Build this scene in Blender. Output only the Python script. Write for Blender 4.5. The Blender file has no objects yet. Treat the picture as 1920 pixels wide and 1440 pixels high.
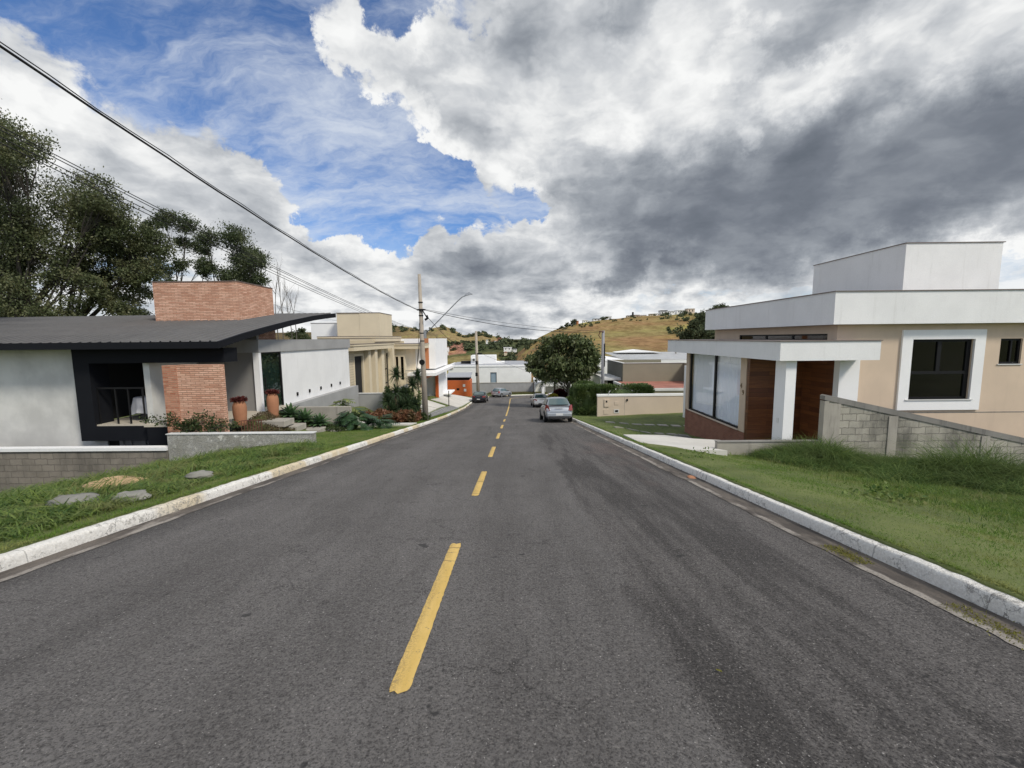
import bpy, math, random
import numpy as np
from mathutils import Vector, Matrix, noise as mnoise
random.seed(7)
R = math.radians
S = bpy.context.scene
COL = S.collection

# ------------------------------------------------------------------ camera
H = 1.65; F = 795.0
PITCH = math.atan(85.5 / F); ROLL = 0.0096; YAW = -0.006042
def cam_axes():
    cy, sy = math.cos(YAW), math.sin(YAW)
    fwd = Vector((sy * math.cos(PITCH), cy * math.cos(PITCH), -math.sin(PITCH)))
    right = Vector((cy, -sy, 0)); up = right.cross(fwd)
    return fwd, right * math.cos(ROLL) - up * math.sin(ROLL), up * math.cos(ROLL) + right * math.sin(ROLL)
FW, RT, UP = cam_axes()
cd = bpy.data.cameras.new('camera'); cam = bpy.data.objects.new('camera', cd); COL.objects.link(cam)
cd.sensor_fit = 'HORIZONTAL'; cd.sensor_width = 36; cd.lens = 36 * F / 1920
cd.clip_start = 0.05; cd.clip_end = 20000
m = Matrix((RT, UP, -FW)).transposed().to_4x4(); m.translation = (0, 0, H); cam.matrix_world = m
S.camera = cam
S.view_settings.view_transform = 'Standard'; S.view_settings.look = 'None'
S.view_settings.exposure = 0.13; S.view_settings.gamma = 1

def at(u, v, Y):
    """world point at forward distance Y seen at photo pixel u, v (used to read real sizes off the photo)"""
    d = FW + RT * ((u - 960) / F) - UP * ((v - 720) / F); d = d / d.y * Y
    return (d.x, Y, d.z + H)
def dirpx(u, v):
    return (FW + RT * ((u - 960) / F) - UP * ((v - 720) / F)).normalized()

# ------------------------------------------------------------------ sun + sky
SUN_EL, SUN_AZ = R(46), R(130)      # azimuth clockwise from +Y : behind the camera, to the right
sl = bpy.data.lights.new('sun', 'SUN'); sun = bpy.data.objects.new('sun', sl); COL.objects.link(sun)
sl.energy = 2.8; sl.angle = R(12); sl.color = (1.0, .93, .82)
sd = Vector((math.sin(SUN_AZ) * math.cos(SUN_EL), math.cos(SUN_AZ) * math.cos(SUN_EL), math.sin(SUN_EL)))
sun.rotation_euler = sd.to_track_quat('Z', 'Y').to_euler()

W = bpy.data.worlds.new('World'); S.world = W; W.use_nodes = True
class NT:
    def __init__(s, tree): s.t = tree; tree.nodes.clear()
    def n(s, typ, **kw):
        nd = s.t.nodes.new(typ)
        for k, v in kw.items(): setattr(nd, k, v)
        return nd
    def put(s, sock, val):
        if val is None: return
        if hasattr(val, 'node') or isinstance(val, bpy.types.NodeSocket): s.t.links.new(val, sock)
        else:
            if sock.type == 'RGBA' and len(val) == 3: val = (*val, 1)
            sock.default_value = val
    def math(s, op, a, b=None, c=None, clamp=False):
        nd = s.n('ShaderNodeMath', operation=op, use_clamp=clamp)
        for i, x in enumerate((a, b, c)):
            if x is not None: s.put(nd.inputs[i], x)
        return nd.outputs[0]
    def vmath(s, op, a, b=None, scale=None):
        nd = s.n('ShaderNodeVectorMath', operation=op)
        s.put(nd.inputs[0], a)
        if b is not None: s.put(nd.inputs[1], b)
        if scale is not None: s.put(nd.inputs['Scale'], scale)
        return nd.outputs['Value'] if op in ('DOT_PRODUCT', 'LENGTH') else nd.outputs[0]
    def mix(s, fac, a, b, blend='MIX'):
        nd = s.n('ShaderNodeMix', data_type='RGBA', blend_type=blend)
        s.put(nd.inputs[0], fac); s.put(nd.inputs[6], a); s.put(nd.inputs[7], b)
        return nd.outputs[2]
    def noise(s, vec, scale=5, detail=4, rough=.5, dist=0, out=0, dim='3D'):
        nd = s.n('ShaderNodeTexNoise', noise_dimensions=dim)
        s.put(nd.inputs['Vector'], vec); nd.inputs['Scale'].default_value = scale
        nd.inputs['Detail'].default_value = detail; nd.inputs['Roughness'].default_value = rough
        nd.inputs['Distortion'].default_value = dist
        return nd.outputs[out]
    def ramp(s, x, lo, hi, a=0., b=1., smooth=True):
        nd = s.n('ShaderNodeMapRange', interpolation_type='SMOOTHSTEP' if smooth else 'LINEAR')
        s.put(nd.inputs[0], x)
        for i, q in zip((1, 2, 3, 4), (lo, hi, a, b)): nd.inputs[i].default_value = q
        return nd.outputs[0]
    def sep(s, v):
        nd = s.n('ShaderNodeSeparateXYZ'); s.put(nd.inputs[0], v); return nd.outputs
    def comb(s, x, y, z):
        nd = s.n('ShaderNodeCombineXYZ')
        for i, q in enumerate((x, y, z)): s.put(nd.inputs[i], q)
        return nd.outputs[0]
    def scale3(s, v, xyz): return s.vmath('MULTIPLY', v, xyz)

def build_world():
    t = NT(W.node_tree)
    D = t.n('ShaderNodeTexCoord').outputs['Generated']
    sky = t.n('ShaderNodeTexSky', sky_type='NISHITA'); sky.sun_disc = False
    sky.sun_elevation = SUN_EL; sky.sun_rotation = SUN_AZ; sky.altitude = 800; sky.dust_density = .5; sky.ozone_density = 3
    skyc = t.mix(1.0, sky.outputs[0], (.76, .98, 1.25), 'MULTIPLY')
    z = t.sep(D)
    zc = t.math('MAXIMUM', z[2], 0.0)
    den = t.math('ADD', zc, .42)
    # direction projected on a cloud deck, so that the clouds crowd together towards the horizon
    P = t.comb(t.math('DIVIDE', z[0], den), t.math('DIVIDE', z[1], den), t.math('MULTIPLY', zc, 1.2))
    wv = t.noise(P, 2.6, 5, .6, out=1)
    Pw = t.vmath('ADD', P, t.vmath('SCALE', t.vmath('SUBTRACT', wv, (.5, .5, .5)), scale=.26))
    n1 = t.noise(Pw, 3.1, 14, .60)
    s1 = t.noise(Pw, 3.1, 5, .52)
    s2 = t.noise(t.vmath('ADD', Pw, (.05, -.05, -.06)), 3.1, 5, .52)
    n3 = t.noise(P, 1.5, 6, .6)
    fine = t.noise(Pw, 11, 10, .64)
    # ragged-edged fields placed by direction
    Dw = t.vmath('ADD', D, t.vmath('SCALE', t.vmath('SUBTRACT', t.noise(D, 4.5, 10, .66, out=1), (.5, .5, .5)), scale=.26))
    Dw = t.vmath('NORMALIZE', Dw)
    def field(blobs, start):
        acc = start
        for (u, v, r, w) in blobs:
            c = dirpx(u, v); rad = math.atan(r / F) * (1 / (1 + ((u - 960) ** 2 + (v - 720) ** 2) / F ** 2)) ** .5
            d = t.vmath('DOT_PRODUCT', Dw, tuple(c))
            acc = t.math('MULTIPLY_ADD', t.ramp(d, math.cos(rad * 1.5), math.cos(rad * .25)), w, acc)
        return acc
    cover = field(COVER, .515)
    dens = t.math('ADD', n1, t.math('SUBTRACT', cover, .5))
    mask = t.ramp(dens, .455, .60)
    # thin cirrus streaks high on the left
    cir = t.noise(t.vmath('ADD', t.scale3(Pw, (1.0, 2.6, 1.0)), (3, 7, 1)), 1.5, 12, .66)
    cirm = t.math('MULTIPLY', t.ramp(cir, .40, .70), .82)
    dark = t.math('MINIMUM', field(DARK, 0.0), 1.0)
    light = field(LIGHT, 0.0)
    # thick parts turn grey, the side turned to the sun stays bright
    emb = t.math('MULTIPLY', t.math('SUBTRACT', s1, s2), 1.7)
    b = t.math('ADD', .76, emb)
    b = t.math('SUBTRACT', b, t.math('MULTIPLY', t.ramp(dens, .62, 1.15), .22))
    b = t.math('ADD', b, t.math('MULTIPLY', t.math('SUBTRACT', fine, .5), .30))
    b = t.math('ADD', b, t.math('MULTIPLY', t.math('SUBTRACT', n3, .5), .45))
    b = t.math('ADD', b, t.math('MULTIPLY', light, .8))
    # flat grey bases in the rows of cumulus low over the horizon
    Dr = t.vmath('ADD', D, t.vmath('SCALE', t.vmath('SUBTRACT', t.noise(t.scale3(D, (1, 1, 3)), 9, 6, .6, out=1), (.5, .5, .5)), scale=.05))
    rows = t.noise(t.scale3(Dr, (3.6, 3.6, 11)), 1.9, 11, .58); rows2 = t.noise(t.vmath('ADD', t.scale3(Dr, (3.6, 3.6, 11)), (0, 0, .20)), 1.9, 6, .55)
    low = t.ramp(z[2], .03, .24, 1., 0.)
    b = t.math('ADD', b, t.math('MULTIPLY', t.math('MULTIPLY_ADD', t.math('SUBTRACT', rows, rows2), 1.3, .04), low))
    bd = t.math('MULTIPLY_ADD', b, .45, -.03)          # the same cloud in its own shadow
    b = t.math('ADD', t.math('MULTIPLY', b, t.math('SUBTRACT', 1., dark)), t.math('MULTIPLY', bd, dark))
    cr = t.n('ShaderNodeValToRGB'); t.put(cr.inputs[0], b); e = cr.color_ramp.elements
    e[0].position = 0; e[0].color = (.10, .118, .145, 1); e[1].position = 1; e[1].color = (.86, .865, .86, 1)
    for p_, c_ in ((.22, (.17, .19, .225, 1)), (.45, (.31, .335, .37, 1)), (.70, (.54, .56, .585, 1)), (.86, (.73, .74, .745, 1))):
        q = cr.color_ramp.elements.new(p_); q.color = c_
    cloud = t.mix(1.0, cr.outputs[0], (10, 10, 10), 'MULTIPLY')
    # the cloud deck behind the camera is sunlit and brighter
    back = t.ramp(z[1], -.1, -.8, 1.0, 1.5)
    cloud = t.mix(1.0, cloud, t.comb(back, t.math('POWER', back, .93), t.math('POWER', back, .80)), 'MULTIPLY')
    pale = t.mix(low, skyc, (4.6, 5.6, 6.4))
    base = t.mix(cirm, pale, (6.6, 7.1, 7.8))
    lowmask = t.math('MULTIPLY', t.ramp(rows, .40, .52), low)
    col = t.mix(t.math('MAXIMUM', mask, t.math('MULTIPLY', lowmask, .9)), base, cloud)
    bg = t.n('ShaderNodeBackground'); t.put(bg.inputs[0], col); bg.inputs[1].default_value = .1
    out = t.n('ShaderNodeOutputWorld'); t.put(out.inputs[0], bg.outputs[0])
# cloud cover, shaded and lit parts of the deck: (direction as photo pixel u, v), size, weight
COVER = [(560, 40, 130, -.30), (430, 30, 100, -.18), (600, 270, 110, -.30), (480, 240, 70, -.16), (690, 330, 110, -.42), (790, 380, 90, -.40),
         (900, 375, 80, -.40), (970, 350, 50, -.25), (700, 250, 40, -.15), (1010, 345, 30, -.3), (640, 390, 60, -.22), (760, 15, 60, -.34), (880, 5, 50, -.2), (772, 205, 34, -.34), (500, 130, 90, -.16),
         (330, 80, 150, -.14), (580, 400, 50, -.22), (1030, 380, 40, -.2), (330, 200, 60, -.1),
         (720, 130, 120, .24), (830, 220, 80, .18), (920, 250, 100, .25), (1050, 200, 200, .4), (640, 70, 60, .2),
         (1300, 280, 240, .42), (1600, 240, 300, .5), (1850, 180, 240, .42), (1150, 60, 180, .3), (1200, 440, 90, .3), (1780, 330, 120, .3), (1500, 400, 120, .3), (1650, 520, 140, -.16), (1350, 560, 100, -.10),
         (150, 280, 170, .20), (330, 330, 120, .22), (70, 80, 170, -.14), (200, 160, 90, -.06), (20, 160, 80, .10), (450, 410, 80, .18), (560, 500, 110, .22), (750, 460, 100, .28),
         (900, 520, 120, .25), (1080, 560, 90, .15), (860, 560, 300, .08), (690, 380, 25, .3)]
DARK = [(1280, 445, 110, .40), (1440, 420, 150, .50), (1640, 375, 150, .55), (1820, 325, 130, .48), (1940, 280, 100, .32), (1230, 360, 90, .22), (1400, 490, 60, .30), (1170, 485, 45, .35),
        (1540, 45, 55, .35), (1165, 50, 35, .28), (1120, 350, 80, .22), (900, 550, 80, .30), (700, 500, 80, .15), (1170, 512, 36, .45), (1600, 460, 80, .25),
        (1480, 310, 110, .25), (1720, 280, 90, .14), (1330, 370, 90, .2)]
LIGHT = [(1780, 140, 200, .20), (1880, 60, 120, .10), (1900, 450, 90, .22), (1650, 530, 120, .2), (620, 500, 120, .10), (620, 90, 70, .10), (760, 110, 110, .14), (980, 130, 150, .12), (1150, 150, 140, .14), (1350, 150, 140, .10), (200, 330, 130, .10), (420, 420, 80, .12), (1380, 120, 40, .25), (1490, 185, 50, .30), (1230, 180, 100, .14), (880, 240, 90, .08), (1150, 260, 40, .14), (1500, 560, 110, .25), (1250, 560, 80, .2),
         (1090, 545, 40, .16), (310, 300, 50, .12), (120, 240, 60, .1), (1060, 30, 60, .14), (1390, 275, 22, .3), (1900, 560, 120, .2), (1180, 575, 60, .15)]
build_world()
try:
    W.cycles.sampling_method = 'MANUAL'; W.cycles.sample_map_resolution = 512
except Exception: pass

# ------------------------------------------------------------------ mesh helpers
class MB:
    def __init__(s): s.v = []; s.f = []
    def add(s, vs, fs):
        o = len(s.v); s.v += [tuple(p) for p in vs]; s.f += [tuple(i + o for i in f) for f in fs]; return s
    def box(s, x0, x1, y0, y1, z0, z1):
        return s.add([(x0, y0, z0), (x1, y0, z0), (x1, y1, z0), (x0, y1, z0), (x0, y0, z1), (x1, y0, z1), (x1, y1, z1), (x0, y1, z1)],
                     [(0, 3, 2, 1), (4, 5, 6, 7), (0, 1, 5, 4), (1, 2, 6, 5), (2, 3, 7, 6), (3, 0, 4, 7)])
    def prism(s, pts, axis, a, b):
        """polygon pts (in the two other axes, in order) extruded along axis from a to b"""
        n = len(pts)
        def mk(p, w):
            return {'x': (w, p[0], p[1]), 'y': (p[0], w, p[1]), 'z': (p[0], p[1], w)}[axis]
        return s.add([mk(p, a) for p in pts] + [mk(p, b) for p in pts],
                     [tuple(range(n)), tuple(range(2 * n - 1, n - 1, -1))] + [(i, i + n, (i + 1) % n + n, (i + 1) % n) for i in range(n)])
    def tube(s, pts, rad, seg=8, cap=True):
        pts = [Vector(p) for p in pts]; n = len(pts); vs = []; fs = []
        if not hasattr(rad, '__len__'): rad = [rad] * n
        prev = None
        for i, p in enumerate(pts):
            d = (pts[min(i + 1, n - 1)] - pts[max(i - 1, 0)]).normalized()
            a = prev if prev is not None else (Vector((0, 1, 0)) if abs(d.z) > .8 else Vector((0, 0, 1)))
            a = (a - d * a.dot(d)).normalized(); prev = a; b = d.cross(a)
            for k in range(seg):
                th = 2 * math.pi * k / seg; vs.append(p + (a * math.cos(th) + b * math.sin(th)) * rad[i])
        for i in range(n - 1):
            for k in range(seg):
                fs.append((i * seg + k, i * seg + (k + 1) % seg, (i + 1) * seg + (k + 1) % seg, (i + 1) * seg + k))
        if cap: fs.append(tuple(range(seg - 1, -1, -1))); fs.append(tuple((n - 1) * seg + k for k in range(seg)))
        return s.add(vs, fs)
    def lathe(s, prof, c=(0, 0, 0), seg=20):
        return s.tube([(c[0], c[1], c[2] + z) for r, z in prof], [max(r, 1e-4) for r, z in prof], seg)
    def grid(s, rows):
        n, k = len(rows), len(rows[0])
        return s.add([p for r in rows for p in r], [(i * k + j, i * k + j + 1, (i + 1) * k + j + 1, (i + 1) * k + j) for i in range(n - 1) for j in range(k - 1)])
def origin(o):
    p = Vector((0, 0, 0))
    while o is not None: p += o.location; o = o.parent
    return p
def obj(name, mb, mat, parent=None, smooth=False, bevel=0, label=None):
    me = bpy.data.meshes.new(name); o0 = origin(parent) if parent is not None else Vector((0, 0, 0))
    me.from_pydata([(p[0] - o0.x, p[1] - o0.y, p[2] - o0.z) for p in mb.v], [], mb.f)
    me.validate(); me.update(); me.materials.append(mat)
    if smooth: me.polygons.foreach_set('use_smooth', [True] * len(me.polygons))
    o = bpy.data.objects.new(name, me); COL.objects.link(o); o.parent = parent
    if bevel:
        b = o.modifiers.new('bevel', 'BEVEL'); b.width = bevel; b.segments = 2; b.limit_method = 'ANGLE'
    if label: o['label'] = label
    return o
def npobj(name, V, Fq, mat, parent=None, smooth=False):
    """mesh from numpy arrays; Fq is (n,3) or (n,4)"""
    me = bpy.data.meshes.new(name); k = Fq.shape[1]
    if parent is not None: V = V - np.array(origin(parent))[None]
    me.vertices.add(len(V)); me.vertices.foreach_set('co', V.astype(np.float32).ravel())
    me.loops.add(Fq.size); me.loops.foreach_set('vertex_index', Fq.astype(np.int32).ravel())
    me.polygons.add(len(Fq)); me.polygons.foreach_set('loop_start', np.arange(0, Fq.size, k, dtype=np.int32))
    if smooth: me.polygons.foreach_set('use_smooth', np.ones(len(Fq), bool))
    me.update(calc_edges=True); me.validate()
    me.materials.append(mat); o = bpy.data.objects.new(name, me); COL.objects.link(o); o.parent = parent
    return o
def tag(o, label, cat, group=None, kind=None):
    if label: o['label'] = label
    if cat: o['category'] = cat
    if group: o['group'] = group
    if kind: o['kind'] = kind
    return o
def thing(name, label, cat, loc=(0, 0, 0), group=None):
    o = bpy.data.objects.new(name, None); COL.objects.link(o); o.location = loc; o.empty_display_size = .2
    return tag(o, label, cat, group)
def struct(o): o['kind'] = 'structure'; return o
def wall_y(mb, y0, y1, x0, x1, z0, z1, holes):
    """wall facing Y with rectangular openings (xa, xb, za, zb)"""
    xs = sorted({x0, x1, *[q for h in holes for q in h[:2]]}); zs = sorted({z0, z1, *[q for h in holes for q in h[2:]]})
    for a, b in zip(xs, xs[1:]):
        for c, d in zip(zs, zs[1:]):
            mx, mz = (a + b) / 2, (c + d) / 2
            if not any(h[0] < mx < h[1] and h[2] < mz < h[3] for h in holes): mb.box(a, b, y0, y1, c, d)
def wall_x(mb, x0, x1, y0, y1, z0, z1, holes):
    ys = sorted({y0, y1, *[q for h in holes for q in h[:2]]}); zs = sorted({z0, z1, *[q for h in holes for q in h[2:]]})
    for a, b in zip(ys, ys[1:]):
        for c, d in zip(zs, zs[1:]):
            my, mz = (a + b) / 2, (c + d) / 2
            if not any(h[0] < my < h[1] and h[2] < mz < h[3] for h in holes): mb.box(x0, x1, a, b, c, d)

# ------------------------------------------------------------------ materials
def newmat(name):
    m_ = bpy.data.materials.new(name); m_.use_nodes = True; t = NT(m_.node_tree)
    b = t.n('ShaderNodeBsdfPrincipled'); o = t.n('ShaderNodeOutputMaterial'); t.t.links.new(b.outputs[0], o.inputs[0])
    g = t.n('ShaderNodeNewGeometry')
    return m_, t, b, g
def bump(t, b, h, strength=.3, dist=.01):
    n = t.n('ShaderNodeBump'); n.inputs['Strength'].default_value = strength; n.inputs['Distance'].default_value = dist
    t.put(n.inputs['Height'], h); t.put(b.inputs['Normal'], n.outputs[0])
def planar(t, g):
    """position with the horizontal axis along whichever wall the face belongs to: (along, up, 0)"""
    p = t.sep(g.outputs['Position']); n = t.sep(g.outputs['True Normal'])
    isx = t.math('GREATER_THAN', t.math('ABSOLUTE', n[0]), .6)
    u = t.math('ADD', t.math('MULTIPLY', p[1], isx), t.math('MULTIPLY', p[0], t.math('SUBTRACT', 1., isx)))
    return u, p[2]
def plaster(name, c, var=.06, grain=.35, rough=.85, stain=0.0, stainc=(.1, .1, .09), gscale=60):
    m_, t, b, g = newmat(name); P = g.outputs['Position']
    n = t.noise(P, .9, 5, .6); f = t.noise(P, gscale, 3, .6)
    col = t.mix(t.ramp(n, .3, .7), tuple(x * (1 - var) for x in c), tuple(min(1, x * (1 + var)) for x in c))
    col = t.mix(t.math('MULTIPLY', t.ramp(f, .35, .65), .10), col, tuple(x * .6 for x in c))
    if stain:
        s_ = t.noise(t.scale3(P, (4.5, 4.5, .4)), 1.3, 8, .68)
        col = t.mix(t.math('MULTIPLY', t.ramp(s_, .52, .75), stain), col, stainc)
    t.put(b.inputs['Base Color'], col); b.inputs['Roughness'].default_value = rough
    bump(t, b, f, grain, .004); return m_
def plain(name, c, rough=.5, metal=0, var=.05, scale=8, coat=0, spec=.5):
    m_, t, b, g = newmat(name)
    tc = t.n('ShaderNodeTexCoord').outputs['Object']
    n = t.noise(tc, scale, 4, .6)
    t.put(b.inputs['Base Color'], t.mix(n, tuple(x * (1 - var) for x in c), tuple(min(1, x * (1 + var)) for x in c)))
    t.put(b.inputs['Roughness'], t.math('ADD', rough - .05, t.math('MULTIPLY', n, .1)))
    b.inputs['Metallic'].default_value = metal; b.inputs['Coat Weight'].default_value = coat; b.inputs['Specular IOR Level'].default_value = spec
    return m_
def brick(name, c1, c2, mortar, bw, bh, ms=.012, rough=.9, bumpd=.015, var=.5, smoothm=.1, soot=0):
    m_, t, b, g = newmat(name); u, z = planar(t, g); P = g.outputs['Position']
    wob = t.noise(P, 4.5, 4, .65)
    v = t.comb(u, t.math('ADD', z, t.math('MULTIPLY', t.math('SUBTRACT', wob, .5), bh * .55)), 0.)
    br = t.n('ShaderNodeTexBrick'); t.put(br.inputs['Vector'], v)
    br.inputs['Scale'].default_value = 1; br.inputs['Brick Width'].default_value = bw; br.inputs['Row Height'].default_value = bh
    br.inputs['Mortar Size'].default_value = ms; br.inputs['Mortar Smooth'].default_value = smoothm; br.inputs['Bias'].default_value = 0
    t.put(br.inputs['Color1'], c1); t.put(br.inputs['Color2'], c2); t.put(br.inputs['Mortar'], mortar)
    n = t.noise(P, 2.2, 6, .65); f = t.noise(P, 45, 4, .6)
    col = t.mix(t.math('MULTIPLY', t.ramp(n, .4, .7), var), br.outputs[0], tuple(x * .62 for x in c2))
    col = t.mix(t.math('MULTIPLY', t.ramp(f, .3, .7), .25), col, tuple(min(1, x * 1.25) for x in c1))
    if soot: col = t.mix(t.math('MULTIPLY', t.ramp(t.noise(t.scale3(P, (1, 1, .4)), 1.1, 6, .65), .47, .7), soot), col, (.05, .048, .042))
    t.put(b.inputs['Base Color'], col); b.inputs['Roughness'].default_value = rough
    h = t.math('ADD', t.math('MULTIPLY', br.outputs['Fac'], -1.), t.math('MULTIPLY', f, .5)); bump(t, b, h, .9, bumpd)
    return m_
def foliage(name, c1, c2, c3=None, trans=.25, rough=.5, spec=.3, ps=.8):
    m_, t, b, g = newmat(name)
    rnd = g.outputs['Random Per Island']; n = t.noise(g.outputs['Position'], ps, 5, .65)
    col = t.mix(rnd, c1, c2)
    if c3: col = t.mix(t.ramp(n, .45, .68), col, c3)
    t.put(b.inputs['Base Color'], col); b.inputs['Roughness'].default_value = rough; b.inputs['Specular IOR Level'].default_value = spec
    tr = t.n('ShaderNodeBsdfTranslucent'); t.put(tr.inputs[0], col)
    mx = t.n('ShaderNodeMixShader'); mx.inputs[0].default_value = trans
    t.t.links.new(b.outputs[0], mx.inputs[1]); t.t.links.new(tr.outputs[0], mx.inputs[2])
    o = [n_ for n_ in t.t.nodes if n_.type == 'OUTPUT_MATERIAL'][0]; t.t.links.new(mx.outputs[0], o.inputs[0])
    return m_
def glass(name, tint=(.85, .9, .9), refl=.12):
    m_, t, b, g = newmat(name)
    tr = t.n('ShaderNodeBsdfTransparent'); t.put(tr.inputs[0], tint)
    gl = t.n('ShaderNodeBsdfGlossy'); gl.inputs['Roughness'].default_value = .02
    cs = t.math('ABSOLUTE', t.vmath('DOT_PRODUCT', g.outputs['Incoming'], g.outputs['Normal']))
    fr = t.math('MULTIPLY_ADD', t.math('POWER', t.math('SUBTRACT', 1., cs), 4.), .8, refl, clamp=True)
    mx = t.n('ShaderNodeMixShader'); t.put(mx.inputs[0], fr)
    t.t.links.new(tr.outputs[0], mx.inputs[1]); t.t.links.new(gl.outputs[0], mx.inputs[2])
    o = [n_ for n_ in t.t.nodes if n_.type == 'OUTPUT_MATERIAL'][0]; t.t.links.new(mx.outputs[0], o.inputs[0])
    return m_

def m_asphalt():
    m_, t, b, g = newmat('asphalt'); P = g.outputs['Position']; p = t.sep(P)
    agg = t.noise(P, 78, 4, .75); agg2 = t.noise(P, 26, 4, .65)
    st = t.noise(t.scale3(P, (1.1, .11, .1)), 1.0, 7, .66)          # long streaks along the lanes
    st2 = t.noise(t.scale3(P, (6, .5, .3)), 1.0, 6, .7)
    pat = t.noise(P, .6, 7, .66)
    col = t.mix(t.ramp(t.math('ADD', t.math('MULTIPLY', st, .6), t.math('MULTIPLY', pat, .4)), .38, .62), (.112, .105, .099), (.160, .151, .143))
    col = t.mix(t.math('MULTIPLY', t.ramp(st2, .50, .72), .30), col, (.075, .071, .067))
    # older, coarser asphalt on the right-hand side, with a crooked edge
    edge = t.math('ADD', p[0], t.math('MULTIPLY', t.math('SUBTRACT', t.noise(t.scale3(P, (1, .5, 1)), .8, 8, .68), .5), .9))
    old = t.ramp(edge, .86, .98)
    near = t.ramp(p[1], 30, 9)
    oldn = t.noise(t.scale3(P, (1.9, .17, 1)), 1.0, 10, .74)
    oldc = t.mix(t.ramp(oldn, .42, .60), (.054, .050, .047), (.128, .119, .112))
    red = t.math('MULTIPLY', t.ramp(t.noise(t.scale3(P, (.9, .35, 1)), .6, 5, .6), .50, .66), t.ramp(p[1], 4.5, 8))
    oldc = t.mix(t.math('MULTIPLY', red, .55), oldc, (.165, .120, .104))
    k = t.math('MULTIPLY', t.math('MULTIPLY', old, near), .92)
    col = t.mix(k, col, oldc)
    # rough dark strip where the lane meets the left gutter
    dk = t.math('MULTIPLY', t.ramp(t.math('ADD', p[0], t.math('MULTIPLY', t.math('SUBTRACT', pat, .5), 1.2)), -3.9, -4.7), .6)
    col = t.mix(dk, col, (.048, .046, .044))
    # dark tyre arcs further down
    tr = t.noise(t.scale3(P, (3.0, .07, 1)), 1.3, 4, .7)
    col = t.mix(t.math('MULTIPLY', t.math('MULTIPLY', t.ramp(tr, .58, .68), t.ramp(p[1], 10, 18)), .4), col, (.042, .041, .040))
    # cracks
    wob = t.vmath('ADD', P, t.vmath('SCALE', t.vmath('SUBTRACT', t.noise(P, 4, 6, .7, out=1), (.5,) * 3), scale=.5))
    for sc, lo, hi in ((1.3, .50, .58), (3.6, .52, .62)):
        vo = t.n('ShaderNodeTexVoronoi', feature='DISTANCE_TO_EDGE'); t.put(vo.inputs['Vector'], wob); vo.inputs['Scale'].default_value = sc
        cr = t.math('MULTIPLY', t.ramp(vo.outputs[0], .012, .002), t.ramp(t.noise(P, .8, 5, .7), lo, hi))
        col = t.mix(t.math('MULTIPLY', cr, .75), col, (.018, .017, .016))
    # aggregate: dark pits and pale stones
    amt = t.math('MULTIPLY_ADD', k, .22, .66); mid = t.noise(P, 40, 2, .6)
    col = t.mix(t.math('MULTIPLY', t.ramp(mid, .47, .34), .42), col, (.036, .033, .031)); col = t.mix(t.math('MULTIPLY', t.ramp(mid, .57, .70), .38), col, (.24, .225, .205))
    col = t.mix(t.math('MULTIPLY', t.ramp(agg, .49, .40), amt), col, (.022, .020, .019))
    col = t.mix(t.math('MULTIPLY', t.ramp(agg2, .46, .34), t.math('MULTIPLY', amt, .55)), col, (.026, .024, .023))
    col = t.mix(t.math('MULTIPLY', t.ramp(agg, .57, .70), amt), col, (.25, .235, .215))
    col = t.mix(t.math('MULTIPLY', t.ramp(t.noise(P, 70, 2, .5), .69, .74), .8), col, (.45, .43, .40))
    col = t.mix(t.math('MULTIPLY', t.ramp(t.noise(P, 3.3, 3, .5), .72, .74), .7), col, (.022, .022, .022))
    t.put(b.inputs['Base Color'], col); b.inputs['Roughness'].default_value = .85; b.inputs['Specular IOR Level'].default_value = .25
    bump(t, b, t.math('ADD', agg, t.math('MULTIPLY', agg2, .8)), .9, .010); return m_
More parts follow.
